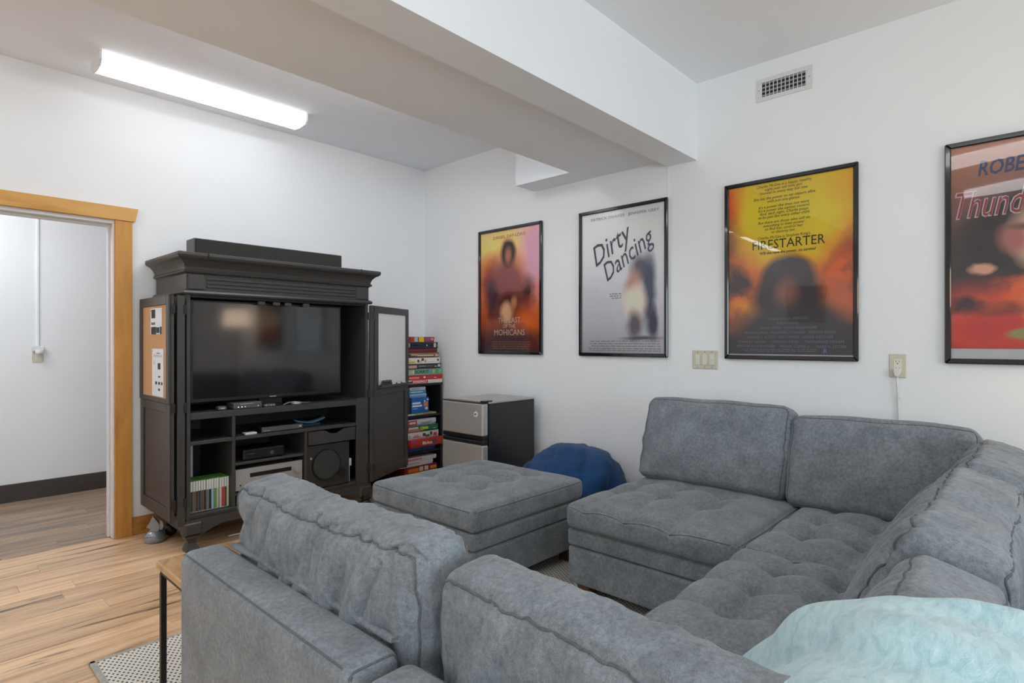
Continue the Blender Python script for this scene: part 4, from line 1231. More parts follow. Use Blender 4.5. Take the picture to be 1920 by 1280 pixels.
stack = [
    ('white game box with MONOPOLY on red, lowest on top of the bookcase', 2.90, 3.390, 0.034, (214, 206, 196), [(0.30, 0.08, 0.66, 0.92, (196, 44, 40))], [('MONOPOLY', 0.48, 0.48, 0.026, (240, 232, 226), 0.155)]),
    ('red game box with white lettering second from the bottom of the stack', 2.90, 3.386, 0.040, (186, 40, 38), [(0.24, 0.30, 0.46, 0.62, (226, 150, 140)), (0.56, 0.35, 0.60, 0.70, (236, 226, 220)), (0.64, 0.44, 0.78, 0.50, (214, 130, 120)), (0.80, 0.30, 0.86, 0.42, (230, 220, 215))], []),
    ('green SORRY! game box in the stack on the bookcase', 2.90, 3.380, 0.056, (122, 168, 146), [(0.20, 0.12, 0.26, 0.85, (150, 190, 210)), (0.27, 0.2, 0.31, 0.8, (214, 178, 70)), (0.33, 0.2, 0.36, 0.8, (206, 216, 200)), (0.72, 0.2, 0.78, 0.8, (90, 150, 190)), (0.79, 0.25, 0.83, 0.75, (206, 170, 80)), (0.86, 0.2, 0.93, 0.8, (92, 150, 110))], [('SORRY!', 0.54, 0.5, 0.040, (22, 26, 26), 0.15)]),
    ('black game box with pink print above the green box', 2.90, 3.370, 0.044, (46, 46, 48), [(0.20, 0.15, 0.42, 0.72, (206, 150, 150)), (0.46, 0.45, 0.64, 0.62, (150, 150, 150)), (0.66, 0.35, 0.80, 0.65, (86, 86, 88)), (0.84, 0.3, 0.90, 0.5, (180, 180, 176)), (0.92, 0.3, 0.98, 0.8, (196, 196, 180))], []),
    ('white game box with yellow lettering and black dice print', 2.92, 3.358, 0.052, (222, 216, 208), [(0.10, 0.1, 0.36, 0.45, (222, 176, 60)), (0.12, 0.52, 0.26, 0.66, (226, 190, 90)), (0.42, 0.25, 0.46, 0.7, (40, 40, 40)), (0.47, 0.15, 0.53, 0.6, (206, 190, 150)), (0.52, 0.5, 0.58, 0.92, (60, 56, 50)), (0.60, 0.2, 0.64, 0.7, (200, 160, 90)), (0.92, 0.4, 0.97, 0.8, (100, 100, 100))], []),
    ('brown picture game box under the maroon box', 2.90, 3.345, 0.045, (110, 82, 62), [(0.16, 0.2, 0.40, 0.75, (70, 46, 36)), (0.30, 0.45, 0.46, 0.8, (190, 160, 130)), (0.46, 0.35, 0.86, 0.6, (206, 186, 156)), (0.2, 0.72, 0.95, 0.88, (150, 120, 90)), (0.9, 0.2, 0.98, 0.7, (186, 170, 140))], []),
    ('thin maroon game box under the navy case', 2.90, 3.335, 0.034, (112, 30, 40), [(0.10, 0.25, 0.28, 0.75, (140, 50, 44))], []),
]
for lab, x0, x1, h, c, pr, tx in stack:
    game(lab, x0, x1, z, z + h - 0.0008, 3.996 + rnd.uniform(-0.003, 0.010), 0.26, c, pr, tx, None, rnd.uniform(-0.02, 0.02) * 0, True, group='board games stacked on top of the bookcase')
    z += h
t = thing('backgammon_case', 'navy hard case with brass latches near the top of the game stack', 'game case', (3.1, 4.1, z))
box('lower_shell', (2.93, 4.0, z), (3.338, 4.262, z + 0.028), plain('navy_case', srgb(26, 32, 52), 0.45), t, 0.004)
box('upper_shell', (2.93, 4.0, z + 0.0285), (3.338, 4.262, z + 0.058), plain('navy_case', srgb(26, 32, 52), 0.45), t, 0.004)
for x in (2.985, 3.275): box('latch', (x + 0.013, 3.9955, z + 0.012), (x + 0.041, 4.0015, z + 0.050), M_BRASS, t, 0.002)
cyl('lock', (3.21, 3.996, z + 0.030), (3.21, 4.001, z + 0.030), 0.007, M_CHROME, t, n=14)
tube('carry_handle', [(3.08, 3.998, z + 0.040), (3.085, 3.985, z + 0.032), (3.14, 3.980, z + 0.030), (3.175, 3.985, z + 0.032), (3.18, 3.998, z + 0.040)], 0.004, plain('navy_case', srgb(26, 32, 52), 0.45), t)
z += 0.0585
game('red and purple game box with yellow stripe, topmost on the stack', 2.93, 3.302, z, z + 0.046, 4.005, 0.26, (150, 40, 52),
     [(0.30, 0.0, 0.42, 1.0, (190, 50, 46)), (0.40, 0.05, 0.50, 0.95, (150, 190, 200)), (0.53, 0.02, 0.68, 0.98, (226, 184, 40)), (0.70, 0.2, 0.86, 0.85, (120, 84, 120)), (0.88, 0.35, 0.97, 0.8, (200, 140, 140))], group='board games stacked on top of the bookcase')
# upper shelf
zs = 0.6035
game('flat green and white booklet on the upper shelf', 2.86, 3.345, zs, zs + 0.014, 4.03, 0.24, (150, 190, 120), [(0.0, 0.1, 0.5, 0.9, (210, 220, 200)), (0.7, 0.2, 0.9, 0.8, (190, 90, 70))], [], None, 0, False, 'booklet', 'items on the upper bookcase shelf')
game('bright blue square card game box on the upper shelf', 3.075, 3.265, zs + 0.0148, zs + 0.150, 4.04, 0.20, (28, 98, 178),
     [(0.04, 0.60, 0.52, 0.72, (220, 232, 244)), (0.04, 0.42, 0.60, 0.54, (220, 232, 244)), (0.04, 0.28, 0.34, 0.33, (150, 190, 230)), (0.70, 0.40, 0.95, 0.72, (206, 130, 96)), (0.72, 0.72, 0.80, 0.82, (240, 240, 240)), (0.9, 0.8, 0.98, 0.9, (240, 240, 240)), (0.78, 0.2, 0.94, 0.36, (230, 226, 220))], [], None, 0, False, 'card game', 'items on the upper bookcase shelf')
game('pale blue thin game box lying on the square blue box', 3.06, 3.245, zs + 0.151, zs + 0.185, 4.045, 0.2, (140, 176, 206), [(0.1, 0.2, 0.9, 0.5, (96, 130, 180))], [], None, 0, True, 'card game', 'items on the upper bookcase shelf')
game('teal blue thin game box in the small pile on the upper shelf', 3.05, 3.24, zs + 0.186, zs + 0.215, 4.045, 0.2, (70, 140, 180), [(0.1, 0.4, 0.8, 0.7, (190, 216, 230))], [], None, 0, True, 'card game', 'items on the upper bookcase shelf')
game('white thin game box on top of the small pile', 3.06, 3.235, zs + 0.216, zs + 0.245, 4.045, 0.2, (196, 198, 210), [(0.1, 0.3, 0.6, 0.6, (150, 156, 190))], [], None, 0, True, 'card game', 'items on the upper bookcase shelf')
t = thing('storage_bin', 'clear plastic bin of toy pieces on the upper shelf', 'bin', (2.97, 4.1, zs + 0.015))
bm = bmesh.new()
bx0, bx1, by0, by1, bz0, bz1 = 2.85, 3.062, 4.035, 4.24, zs + 0.0148, zs + 0.155
for lo, hi in (((bx0, by0, bz0), (bx1, by1, bz0 + 0.003)), ((bx0, by0, bz0), (bx0 + 0.003, by1, bz1)), ((bx1 - 0.003, by0, bz0), (bx1, by1, bz1)), ((bx0, by0, bz0), (bx1, by0 + 0.003, bz1)), ((bx0, by1 - 0.003, bz0), (bx1, by1, bz1))):
    add_box(bm, lo, hi, 0)
bm_obj('tub', bm, M_BIN, t)
box('lid', (bx0 - 0.006, by0 - 0.006, bz1), (bx1 + 0.006, by1 + 0.006, bz1 + 0.012), M_BIN, t, 0.003)
rb = random.Random(2)
tc_ = [srgb(60, 130, 160), srgb(40, 44, 48), srgb(120, 150, 90), srgb(150, 160, 160), srgb(70, 100, 140)]
bmt = bmesh.new()
for i in range(60):
    x, y, zz = rb.uniform(bx0 + .02, bx1 - .02), rb.uniform(by0 + .02, by0 + 0.12), bz0 + 0.016 + 0.085 * (i / 60.0)
    Mt = T(x, y, zz) @ Euler((rb.random() * 3, rb.random() * 3, rb.random() * 3)).to_matrix().to_4x4()
    add_box(bmt, (-0.013, -0.010, -0.009), (0.013, 0.010, 0.006), 0.002, 1, Mt)
o = bm_obj('toy_pieces', bmt, plain('toy_mix', srgb(70, 120, 140), 0.4))
for k in range(1, 5): o.data.materials.append(plain('toy_mix_%d' % k, tc_[k], 0.4))
for k, p_ in enumerate(o.data.polygons): p_.material_index = (k // 26) % 5
tag(o, 'jumble of small blue and grey toy pieces inside the clear plastic bin', 'toys', None, 'stuff')
# middle shelf
zs = 0.2865
gm = 'board games on the middle bookcase shelf'
game('royal blue game box at the bottom of the middle shelf', 2.86, 3.335, zs, zs + 0.046, 4.03, 0.26, (28, 66, 140), [(0.05, 0.3, 0.2, 0.7, (120, 160, 210))], [], None, 0, True, group=gm)
game('red Blokus game box pulled forward on the middle shelf', 3.012, 3.375, zs + 0.047, zs + 0.112, 3.965, 0.30, (196, 54, 40), [(0.04, 0.55, 0.18, 0.85, (140, 70, 130)), (0.62, 0.3, 0.70, 0.65, (60, 60, 56)), (0.68, 0.45, 0.80, 0.75, (90, 96, 90)), (0.33, 0.35, 0.38, 0.6, (90, 130, 70))], [('Blokus', 0.50, 0.46, 0.040, (244, 240, 236), 0.11)], (176, 44, 34), 0.02, True, group=gm)
game('dark green game box behind the red box on the middle shelf', 2.86, 3.000, zs + 0.047, zs + 0.112, 4.03, 0.25, (40, 110, 70), [(0.2, 0.3, 0.8, 0.55, (150, 190, 110))], [], None, 0, True, group=gm)
game('white game box with a dog print on the middle shelf', 2.975, 3.350, zs + 0.113, zs + 0.171, 4.005, 0.28, (214, 212, 210), [(0.12, 0.45, 0.16, 0.6, (60, 120, 90)), (0.24, 0.3, 0.42, 0.42, (210, 70, 66)), (0.26, 0.5, 0.40, 0.60, (214, 90, 80)), (0.52, 0.35, 0.60, 0.75, (50, 50, 50)), (0.60, 0.2, 0.72, 0.5, (90, 90, 90)), (0.74, 0.4, 0.80, 0.85, (46, 46, 46)), (0.84, 0.2, 0.94, 0.65, (200, 50, 54))], [], (190, 186, 190), 0, True, group=gm)
game('green game box with a pickle-coloured stripe on the middle shelf', 2.975, 3.345, zs + 0.172, zs + 0.226, 4.008, 0.28, (28, 110, 72), [(0.10, 0.12, 0.44, 0.60, (190, 110, 100)), (0.12, 0.55, 0.40, 0.85, (190, 206, 190)), (0.46, 0.2, 0.56, 0.85, (160, 176, 50)), (0.54, 0.35, 0.70, 0.75, (196, 206, 90)), (0.84, 0.3, 0.94, 0.4, (170, 206, 180))], [], (20, 84, 56), 0, True, group=gm)
game('white game box with a red square, topmost on the middle shelf', 2.965, 3.325, zs + 0.227, zs + 0.281, 4.010, 0.28, (206, 208, 214), [(0.14, 0.1, 0.40, 0.9, (190, 60, 62)), (0.18, 0.35, 0.36, 0.7, (226, 190, 190)), (0.50, 0.45, 0.88, 0.53, (110, 112, 116)), (0.54, 0.30, 0.80, 0.38, (130, 132, 136))], [], (150, 156, 180), 0, True, group=gm)
# lower shelf
zs = 0.0735
gm = 'board games on the lower bookcase shelf'
game('flat red game box at the bottom of the bookcase', 2.86, 3.22, zs, zs + 0.024, 4.0, 0.28, (150, 34, 30), [], [], None, 0, True, group=gm)
game('dark red game box with yellow edge and white discs on the lower shelf', 2.975, 3.330, zs + 0.025, zs + 0.090, 4.003, 0.28, (124, 32, 26), [(0.0, 0.0, 1.0, 0.2, (206, 160, 50)), (0.10, 0.3, 0.42, 0.75, (206, 110, 40)), (0.44, 0.30, 0.56, 0.85, (206, 196, 190)), (0.60, 0.30, 0.72, 0.85, (214, 206, 200)), (0.78, 0.35, 0.98, 0.75, (206, 150, 50))], [], (200, 150, 40), 0, False, group=gm)
game('plain white game box lying on the dark red box', 2.92, 3.290, zs + 0.091, zs + 0.130, 4.01, 0.28, (200, 200, 204), [(0.05, 0.2, 0.22, 0.6, (60, 66, 100)), (0.24, 0.6, 0.6, 0.7, (90, 90, 96))], [], None, 0, True, group=gm)
game('thin white game box with red print, uppermost on the lower shelf', 2.92, 3.330, zs + 0.131, zs + 0.166, 4.01, 0.28, (206, 204, 206), [(0.22, 0.3, 0.60, 0.75, (200, 120, 124))], [], None, 0, True, group=gm)

# ================================================================ fridge
t = thing('mini_fridge', 'compact two-door steel and black fridge against the poster wall', 'fridge', (3.09, 3.11, 0))
fx0, fx1, fy0, fy1 = 2.815, 3.37, 2.885, 3.325
box('cabinet', (fx0 + 0.062, fy0, 0.02), (fx1, fy1, 0.806), M_FRIDGE, t, 0.004)
box('top_panel', (fx0 + 0.058, fy0 - 0.001, 0.8065), (fx1, fy1 + 0.001, 0.820), M_FRIDGETOP, t, 0.003)
d1 = box('freezer_door', (fx0, fy0 + 0.002, 0.580), (fx0 + 0.056, fy1 - 0.002, 0.810), M_STEEL, t, 0.010, 2)
box('door_trim', (fx0 + 0.004, fy0 + 0.001, 0.8105), (fx0 + 0.058, fy1 - 0.001, 0.818), M_PLASTIC, d1, 0.003)
box('grip_recess', (fx0 + 0.006, fy0 + 0.002, 0.550), (fx0 + 0.056, fy1 - 0.002, 0.5795), M_PLASTIC, d1, 0.004)
d2 = box('fridge_door', (fx0, fy0 + 0.002, 0.045), (fx0 + 0.056, fy1 - 0.002, 0.516), M_STEEL, t, 0.010, 2)
box('grip_recess', (fx0 + 0.002, fy0 + 0.002, 0.5165), (fx0 + 0.056, fy1 - 0.002, 0.545), M_PLASTIC, d2, 0.006)
box('hinge', (fx0 + 0.02, fy0 + 0.002, 0.8185), (fx0 + 0.10, fy0 + 0.05, 0.829), M_PLASTIC, t, 0.003)
box('hinge', (fx0 + 0.01, fy0 + 0.006, 0.5455), (fx0 + 0.05, fy0 + 0.04, 0.5497), M_CHROME, t, 0.001)
for y in (fy0 + 0.04, fy1 - 0.04):
    for x in (fx0 + 0.10, fx1 - 0.05): cyl('foot', (x, y, 0), (x, y, 0.021), 0.016, M_PLASTIC, t, n=12)
ME = T(fx0 - 0.0002, 2.958, 0.732) @ WALLX
em = [(0.021 * math.cos(a), 0.021 * math.sin(a)) for a in [2 * PI * i / 28 for i in range(28)]]
em = [(x, max(y, -0.017)) for x, y in em]
bd = prism('emblem', em, 0.002, M_WHITE, d1, ME)
arch = []
for i in range(13):
    a = PI * i / 12; arch.append((0.013 * math.cos(a), 0.013 * math.sin(a) - 0.005))
for i in range(13):
    a = PI - PI * i / 12; arch.append((0.0065 * math.cos(a) + 0.002, 0.0065 * math.sin(a) - 0.005))
prism('emblem_arch', arch, 0.0006, M_INK, bd, T(-0.002, 0, 0) @ ME)

# ================================================================ bean bag
def beanbag():
    cx, cy = 3.075, 2.31
    V, F = [], []
    NU, NV = 132, 56
    # the gathered ends of the gores point to the floor in front and up the wall behind
    ax = Vector((-0.80, -0.30, -0.52)).normalized()
    e1 = ax.orthogonal().normalized(); e2 = ax.cross(e1)
    sx, sy, sz = 0.355, 0.375, 0.305
    for j in range(NV + 1):
        ph = PI * j / NV
        for i in range(NU):
            th = 2 * PI * i / NU
            st, ct = math.sin(ph), math.cos(ph)
            n_ = ax * ct + (e1 * math.cos(th) + e2 * math.sin(th)) * st
            gore = abs(math.sin(th * 5 + 0.35 * math.sin(ph * 2.5))) ** 0.55
            r = 0.90 + 0.10 * gore * st ** 1.5 + 0.05 * (1 - st ** 2)
            r += 0.06 * noise.noise(n_ * 2.1 + Vector((4, 1, 7)))
            r += 0.05 * (0.4 - abs(noise.noise(n_ * 4.2 + Vector((1, 5, 2)))))
            h = Vector((n_.x, n_.y, 0)); hl = h.length
            k_ = hl ** -0.04 if hl > 1e-3 else 1.0
            x, y = sx * n_.x * k_ * r, sy * n_.y * k_ * r
            z = 0.262 + sz * n_.z * r
            z += 0.035 * (x / sx) * max(0, n_.z + 0.2)
            z = max(0.002, z)
            V.append((min(cx + x, XR - 0.016), cy + y, z))
    for j in range(NV):
        for i in range(NU):
            k = (i + 1) % NU
            F.append((j * NU + i, (j + 1) * NU + i, (j + 1) * NU + k, j * NU + k))
    t = thing('bean_bag', 'dark blue bean bag slumped against the wall beside the fridge', 'bean bag', (cx, cy, 0))
    b = pyd('cover', V, F, M_NAVY, t, True)
    # gore seams
    for s in range(10):
        pts = []
        for j in range(6, 40):
            ph = PI * j / NV
            th = (s * PI - 0.35 * math.sin(ph * 2.5)) / 5
            i = int(round(th / (2 * PI) * NU)) % NU
            pts.append(V[j * NU + i])
        tube('seam', pts, 0.003, M_NAVY, b, 5)
beanbag()

# ================================================================ posters
def print_mat(name, grad, blobs, warp=0.10, warp_scale=3.0, grain=0.12):
    """flat print: vertical gradient (stops bottom..top) with soft elliptical colour fields (cx, cy, rx, ry, soft, colour, noise amount)"""
    m, nt, b = newmat(name)
    tc = N(nt, 'ShaderNodeTexCoord')
    sep0 = tc.outputs['Object']
    nz = N(nt, 'ShaderNodeTexNoise', Scale=warp_scale, Detail=5.0, Roughness=0.6)
    nt.links.new(sep0, nz.inputs['Vector'])
    off = N(nt, 'ShaderNodeVectorMath', operation='SUBTRACT'); off.inputs[1].default_value = (0.5, 0.5, 0.5)
    nt.links.new(nz.outputs['Color'], off.inputs[0])
    def warped(amount):
        ma = N(nt, 'ShaderNodeVectorMath', operation='MULTIPLY_ADD')
        ma.inputs[1].default_value = (amount, amount, 0)
        nt.links.new(off.outputs[0], ma.inputs[0]); nt.links.new(sep0, ma.inputs[2])
        return ma.outputs[0]
    sp = N(nt, 'ShaderNodeSeparateXYZ'); nt.links.new(warped(warp), sp.inputs[0])
    mr_ = N(nt, 'ShaderNodeMapRange'); mr_.inputs['From Min'].default_value = -0.5; mr_.inputs['From Max'].default_value = 0.5
    nt.links.new(sp.outputs['Y'], mr_.inputs['Value'])
    r = ramp(nt, grad); nt.links.new(mr_.outputs['Result'], r.inputs['Fac'])
    col = r.outputs['Color']
    for cx, cy, rx, ry, soft, c, nzv in blobs:
        mp = N(nt, 'ShaderNodeMapping')
        mp.vector_type = 'TEXTURE'
        mp.inputs['Location'].default_value = (cx, cy, 0); mp.inputs['Scale'].default_value = (rx, ry, 1)
        nt.links.new(warped(nzv), mp.inputs['Vector'])
        s2 = N(nt, 'ShaderNodeSeparateXYZ'); nt.links.new(mp.outputs[0], s2.inputs[0])
        cb = N(nt, 'ShaderNodeCombineXYZ'); nt.links.new(s2.outputs[0], cb.inputs[0]); nt.links.new(s2.outputs[1], cb.inputs[1])
        ln = N(nt, 'ShaderNodeVectorMath', operation='LENGTH'); nt.links.new(cb.outputs[0], ln.inputs[0])
        k = N(nt, 'ShaderNodeMapRange'); k.inputs['From Min'].default_value = 1 + soft; k.inputs['From Max'].default_value = max(0.0, 1 - soft)
        nt.links.new(ln.outputs['Value'], k.inputs['Value'])
        col = mixc(nt, k.outputs['Result'], col, c)
    gain = N(nt, 'ShaderNodeMix'); gain.data_type = 'RGBA'; gain.blend_type = 'MULTIPLY'; gain.clamp_result = True
    gain.inputs[0].default_value = 1.0; gain.inputs[7].default_value = (1.45, 1.45, 1.45, 1)
    nt.links.new(col, gain.inputs[6])
    nt.links.new(gain.outputs[2], b.inputs['Base Color'])
    b.inputs['Roughness'].default_value = 0.45
    return m

PW, PH = 0.708, 1.043
def poster(label, yc, mat, paper_margin=(0, 0, 0, 0), tilt=0.0):
    """local x right, y up, z to the room"""
    t = thing('framed_poster', label, 'poster', (XR - 0.004, yc, 1.667), (PI / 2, 0, -PI / 2), 'framed posters on the right wall')
    fw = 0.024
    hw, hh = PW / 2, PH / 2
    for nm, poly in (('frame_rail', [(-hw, hh), (hw, hh), (hw - fw, hh - fw), (-hw + fw, hh - fw)]),
                     ('frame_rail', [(-hw, -hh), (-hw + fw, -hh + fw), (hw - fw, -hh + fw), (hw, -hh)]),
                     ('frame_stile', [(-hw, -hh), (-hw, hh), (-hw + fw, hh - fw), (-hw + fw, -hh + fw)]),
                     ('frame_stile', [(hw, -hh), (hw - fw, -hh + fw), (hw - fw, hh - fw), (hw, hh)])):
        prism(nm, poly, 0.022, M_FRAME, t, None, 0.004, world=False)
    box('backing', (-hw + 0.01, -hh + 0.01, 0), (hw - 0.01, hh - 0.01, 0.005), M_PAPER, t, 0, world=False)
    box('print', (-hw + fw * 0.8, -hh + fw * 0.8 + paper_margin[0], 0.005), (hw - fw * 0.8, hh - fw * 0.8, 0.008), mat, t, 0, world=False)
    return t
def pane(t):
    hw, hh, fw = PW / 2, PH / 2, 0.024
    V = [(-hw + fw * 0.9, -hh + fw * 0.9, 0.012), (hw - fw * 0.9, -hh + fw * 0.9, 0.012), (hw - fw * 0.9, hh - fw * 0.9, 0.012), (-hw + fw * 0.9, hh - fw * 0.9, 0.012)]
    pyd('glass_pane', V, [(0, 1, 2, 3)], M_PANE, t, False, False)
def ptext(t, s, x, y, size, mat, **kw):
    return text('lettering', s, mat, t, T(x, y, 0.0085), size, world=False, **kw)
def fine_print(t, x0, x1, ys, mat, h=0.006, seed=1):
    r_ = random.Random(seed)
    bm = bmesh.new()
    for y in ys:
        x = x0 + r_.random() * 0.03
        while x < x1:
            w_ = r_.uniform(0.01, 0.045)
            add_box(bm, (x, y - h / 2, 0.0079), (min(x + w_, x1), y + h / 2, 0.0084), 0)
            x += w_ + r_.uniform(0.004, 0.01)
    return bm_obj('fine_print', bm, mat, t, False, False)

S = srgb
# 1: orange and violet picture poster
p1 = print_mat('print_orange_violet',
    [(0.0, S(70, 36, 50)), (0.12, S(130, 54, 44)), (0.35, S(206, 104, 46)), (0.6, S(232, 140, 58)), (0.85, S(250, 206, 120)), (1.0, S(240, 190, 130))],
    [(0.26, 0.30, 0.12, 0.34, 0.6, S(206, 160, 180), 0.2), (-0.22, 0.02, 0.10, 0.22, 0.5, S(170, 76, 36), 0.3),
     (-0.03, 0.02, 0.20, 0.28, 0.35, S(150, 84, 84), 0.15), (-0.01, 0.31, 0.085, 0.11, 0.25, S(64, 38, 34), 0.08), (-0.01, 0.285, 0.034, 0.06, 0.5, S(176, 112, 88), 0.04),
     (-0.20, -0.05, 0.07, 0.16, 0.5, S(84, 44, 58), 0.2), (0.20, -0.06, 0.07, 0.15, 0.5, S(96, 48, 56), 0.25), (0.0, -0.15, 0.14, 0.14, 0.3, S(92, 46, 40), 0.1),
     (-0.02, -0.18, 0.07, 0.08, 0.4, S(226, 180, 140), 0.12), (0.06, -0.10, 0.03, 0.05, 0.4, S(190, 130, 96), 0.05), (0.22, -0.30, 0.12, 0.14, 0.7, S(224, 112, 44), 0.3), (0.0, -0.42, 0.40, 0.10, 0.6, S(72, 34, 46), 0.2)])
t = poster('framed orange and violet film poster, leftmost on the right wall', 3.207, p1)
cr = plain('ink_cream', S(240, 220, 200), 0.5); ob_ = plain('ink_brown', S(170, 110, 70), 0.5)
ptext(t, 'DANIEL DAY-LEWIS', 0.0, 0.445, 0.036, ob_, width=0.36)
ptext(t, 'THE LAST', 0.0, -0.245, 0.062, cr, width=0.25)
ptext(t, 'OF THE', 0.0, -0.293, 0.044, cr, width=0.14)
ptext(t, 'MOHICANS', 0.0, -0.345, 0.068, cr, width=0.34)
fine_print(t, -0.22, 0.24, (-0.42, -0.438, -0.456, -0.474), ob_, 0.007, 2)
pane(t)
# 2: pale poster
p2 = print_mat('print_pale',
    [(0.0, S(176, 176, 182)), (0.2, S(196, 196, 204)), (0.6, S(214, 214, 220)), (1.0, S(222, 222, 226))],
    [(0.15, 0.07, 0.075, 0.10, 0.45, S(92, 90, 104), 0.10), (0.215, -0.08, 0.05, 0.24, 0.4, S(66, 78, 104), 0.08), (0.245, -0.29, 0.035, 0.11, 0.4, S(56, 62, 84), 0.06),
     (0.095, -0.03, 0.055, 0.09, 0.5, S(190, 150, 140), 0.08), (0.115, -0.15, 0.085, 0.11, 0.35, S(230, 214, 200), 0.10), (0.11, -0.31, 0.05, 0.09, 0.5, S(104, 94, 106), 0.10), (0.16, -0.395, 0.13, 0.012, 0.6, S(84, 80, 92), 0.03)], 0.05)
t = poster('framed pale poster with slanted blue lettering, second from the corner', 2.145, p2)
blu = plain('ink_slate', S(64, 78, 100), 0.4); gr = plain('ink_grey', S(140, 138, 142), 0.5)
ptext(t, 'PATRICK SWAYZE · JENNIFER GREY', 0.02, 0.455, 0.026, gr, width=0.54)
text('lettering', 'Dirty', blu, t, T(-0.10, 0.245, 0.0085) @ Matrix.Rotation(0.52, 4, 'Z'), 0.20, shear=0.45, width=0.36)
text('lettering', 'Dancing', blu, t, T(0.035, 0.165, 0.0085) @ Matrix.Rotation(0.58, 4, 'Z'), 0.18, shear=0.45, width=0.46)
fine_print(t, -0.10, 0.0, (-0.085, -0.10, -0.115), gr, 0.006, 4)
fine_print(t, -0.28, 0.30, (-0.415, -0.432, -0.449, -0.466, -0.48), gr, 0.005, 5)
pane(t)
# 3: yellow poster with dark lower half
p3 = print_mat('print_yellow_dark',
    [(0.0, S(58, 54, 60)), (0.22, S(70, 62, 66)), (0.36, S(110, 78, 66)), (0.46, S(206, 130, 60)), (0.56, S(232, 186, 40)), (0.8, S(228, 196, 36)), (1.0, S(236, 186, 34))],
    [(-0.36, 0.36, 0.08, 0.22, 0.7, S(222, 96, 40), 0.2), (-0.36, 0.12, 0.10, 0.16, 0.6, S(96, 60, 58), 0.2), (0.36, 0.42, 0.10, 0.12, 0.8, S(230, 160, 50), 0.2),
     (0.36, 0.0, 0.17, 0.20, 0.45, S(206, 92, 50), 0.25), (0.40, -0.10, 0.17, 0.26, 0.4, S(72, 60, 66), 0.2), (-0.28, -0.10, 0.14, 0.20, 0.6, S(206, 110, 66), 0.4), (-0.30, -0.06, 0.08, 0.08, 0.5, S(84, 70, 70), 0.4),
     (0.27, -0.05, 0.07, 0.13, 0.6, S(214, 110, 60), 0.5), (0.30, -0.20, 0.08, 0.08, 0.7, S(196, 110, 72), 0.3), (-0.20, -0.20, 0.10, 0.05, 0.7, S(236, 164, 64), 0.4),
     (0.0, -0.075, 0.15, 0.15, 0.15, S(66, 56, 60), 0.05), (0.0, -0.17, 0.19, 0.12, 0.25, S(64, 54, 58), 0.12), (0.0, -0.165, 0.055, 0.09, 0.6, S(150, 98, 88), 0.03),
     (0.0, -0.36, 0.30, 0.16, 0.35, S(70, 68, 74), 0.1), (0.0, -0.44, 0.5, 0.08, 0.5, S(62, 60, 68), 0.1)])
t = poster('framed yellow poster with dark figure, above the end of the sofa', 1.061, p3, (0.012, 0, 0, 0))
ink = plain('ink_print', S(46, 36, 20), 0.5); lil = plain('ink_lilac', S(140, 136, 150), 0.5)
rows = ['Charlie McGee is a happy, healthy', 'eight year old little girl.', 'Normal in every way but one.', None, 'She has the power to set objects afire', 'with just one glance.', None,
        'It\'s a power she does not want.', 'It\'s a power she cannot control.', 'And, each night, Charlie prays', 'to be just like every other child.', None,
        'But there are those who will do', 'everything in their power', 'to find her, control her', 'or destroy her.']
y = 0.478
for s_ in rows:
    if s_ is None: y -= 0.011; continue
    ptext(t, s_, -0.02, y, 0.0215, ink, shear=0.2)
    y -= 0.0196
ptext(t, 'Charlie McGee is Stephen King\'s', -0.02, y - 0.010, 0.0215, ink)
ptext(t, 'FIRESTARTER', 0.0, y - 0.052, 0.074, ink, width=0.385)
ptext(t, 'Will she have the power...to survive?', 0.0, y - 0.098, 0.022, ink, bold=0.0004, width=0.30)
yy = -0.288
for s_, wd in (('DINO DE LAURENTIIS', 0.20), ('FIRESTARTER', 0.11), ('DAVID KEITH · DREW BARRYMORE', 0.30), ('FREDDIE JONES · HEATHER LOCKLEAR · MARTIN SHEEN', 0.48), ('GEORGE C. SCOTT · ART CARNEY · LOUISE FLETCHER', 0.46),
              ('STANLEY MANN     STEPHEN KING     TANGERINE DREAM', 0.56), ('MARTHA SCHUMACHER     FRANK CAPRA Jr.     MARK L. LESTER', 0.58)):
    ptext(t, s_, 0.005, yy, 0.021, lil, width=wd)
    yy -= 0.0262
ptext(t, 'R', 0.195, -0.47, 0.034, plain('ink_blue', S(110, 150, 220), 0.5), bold=0.0008)
fine_print(t, -0.26, 0.15, (-0.462, -0.472), lil, 0.003, 7)
pane(t)
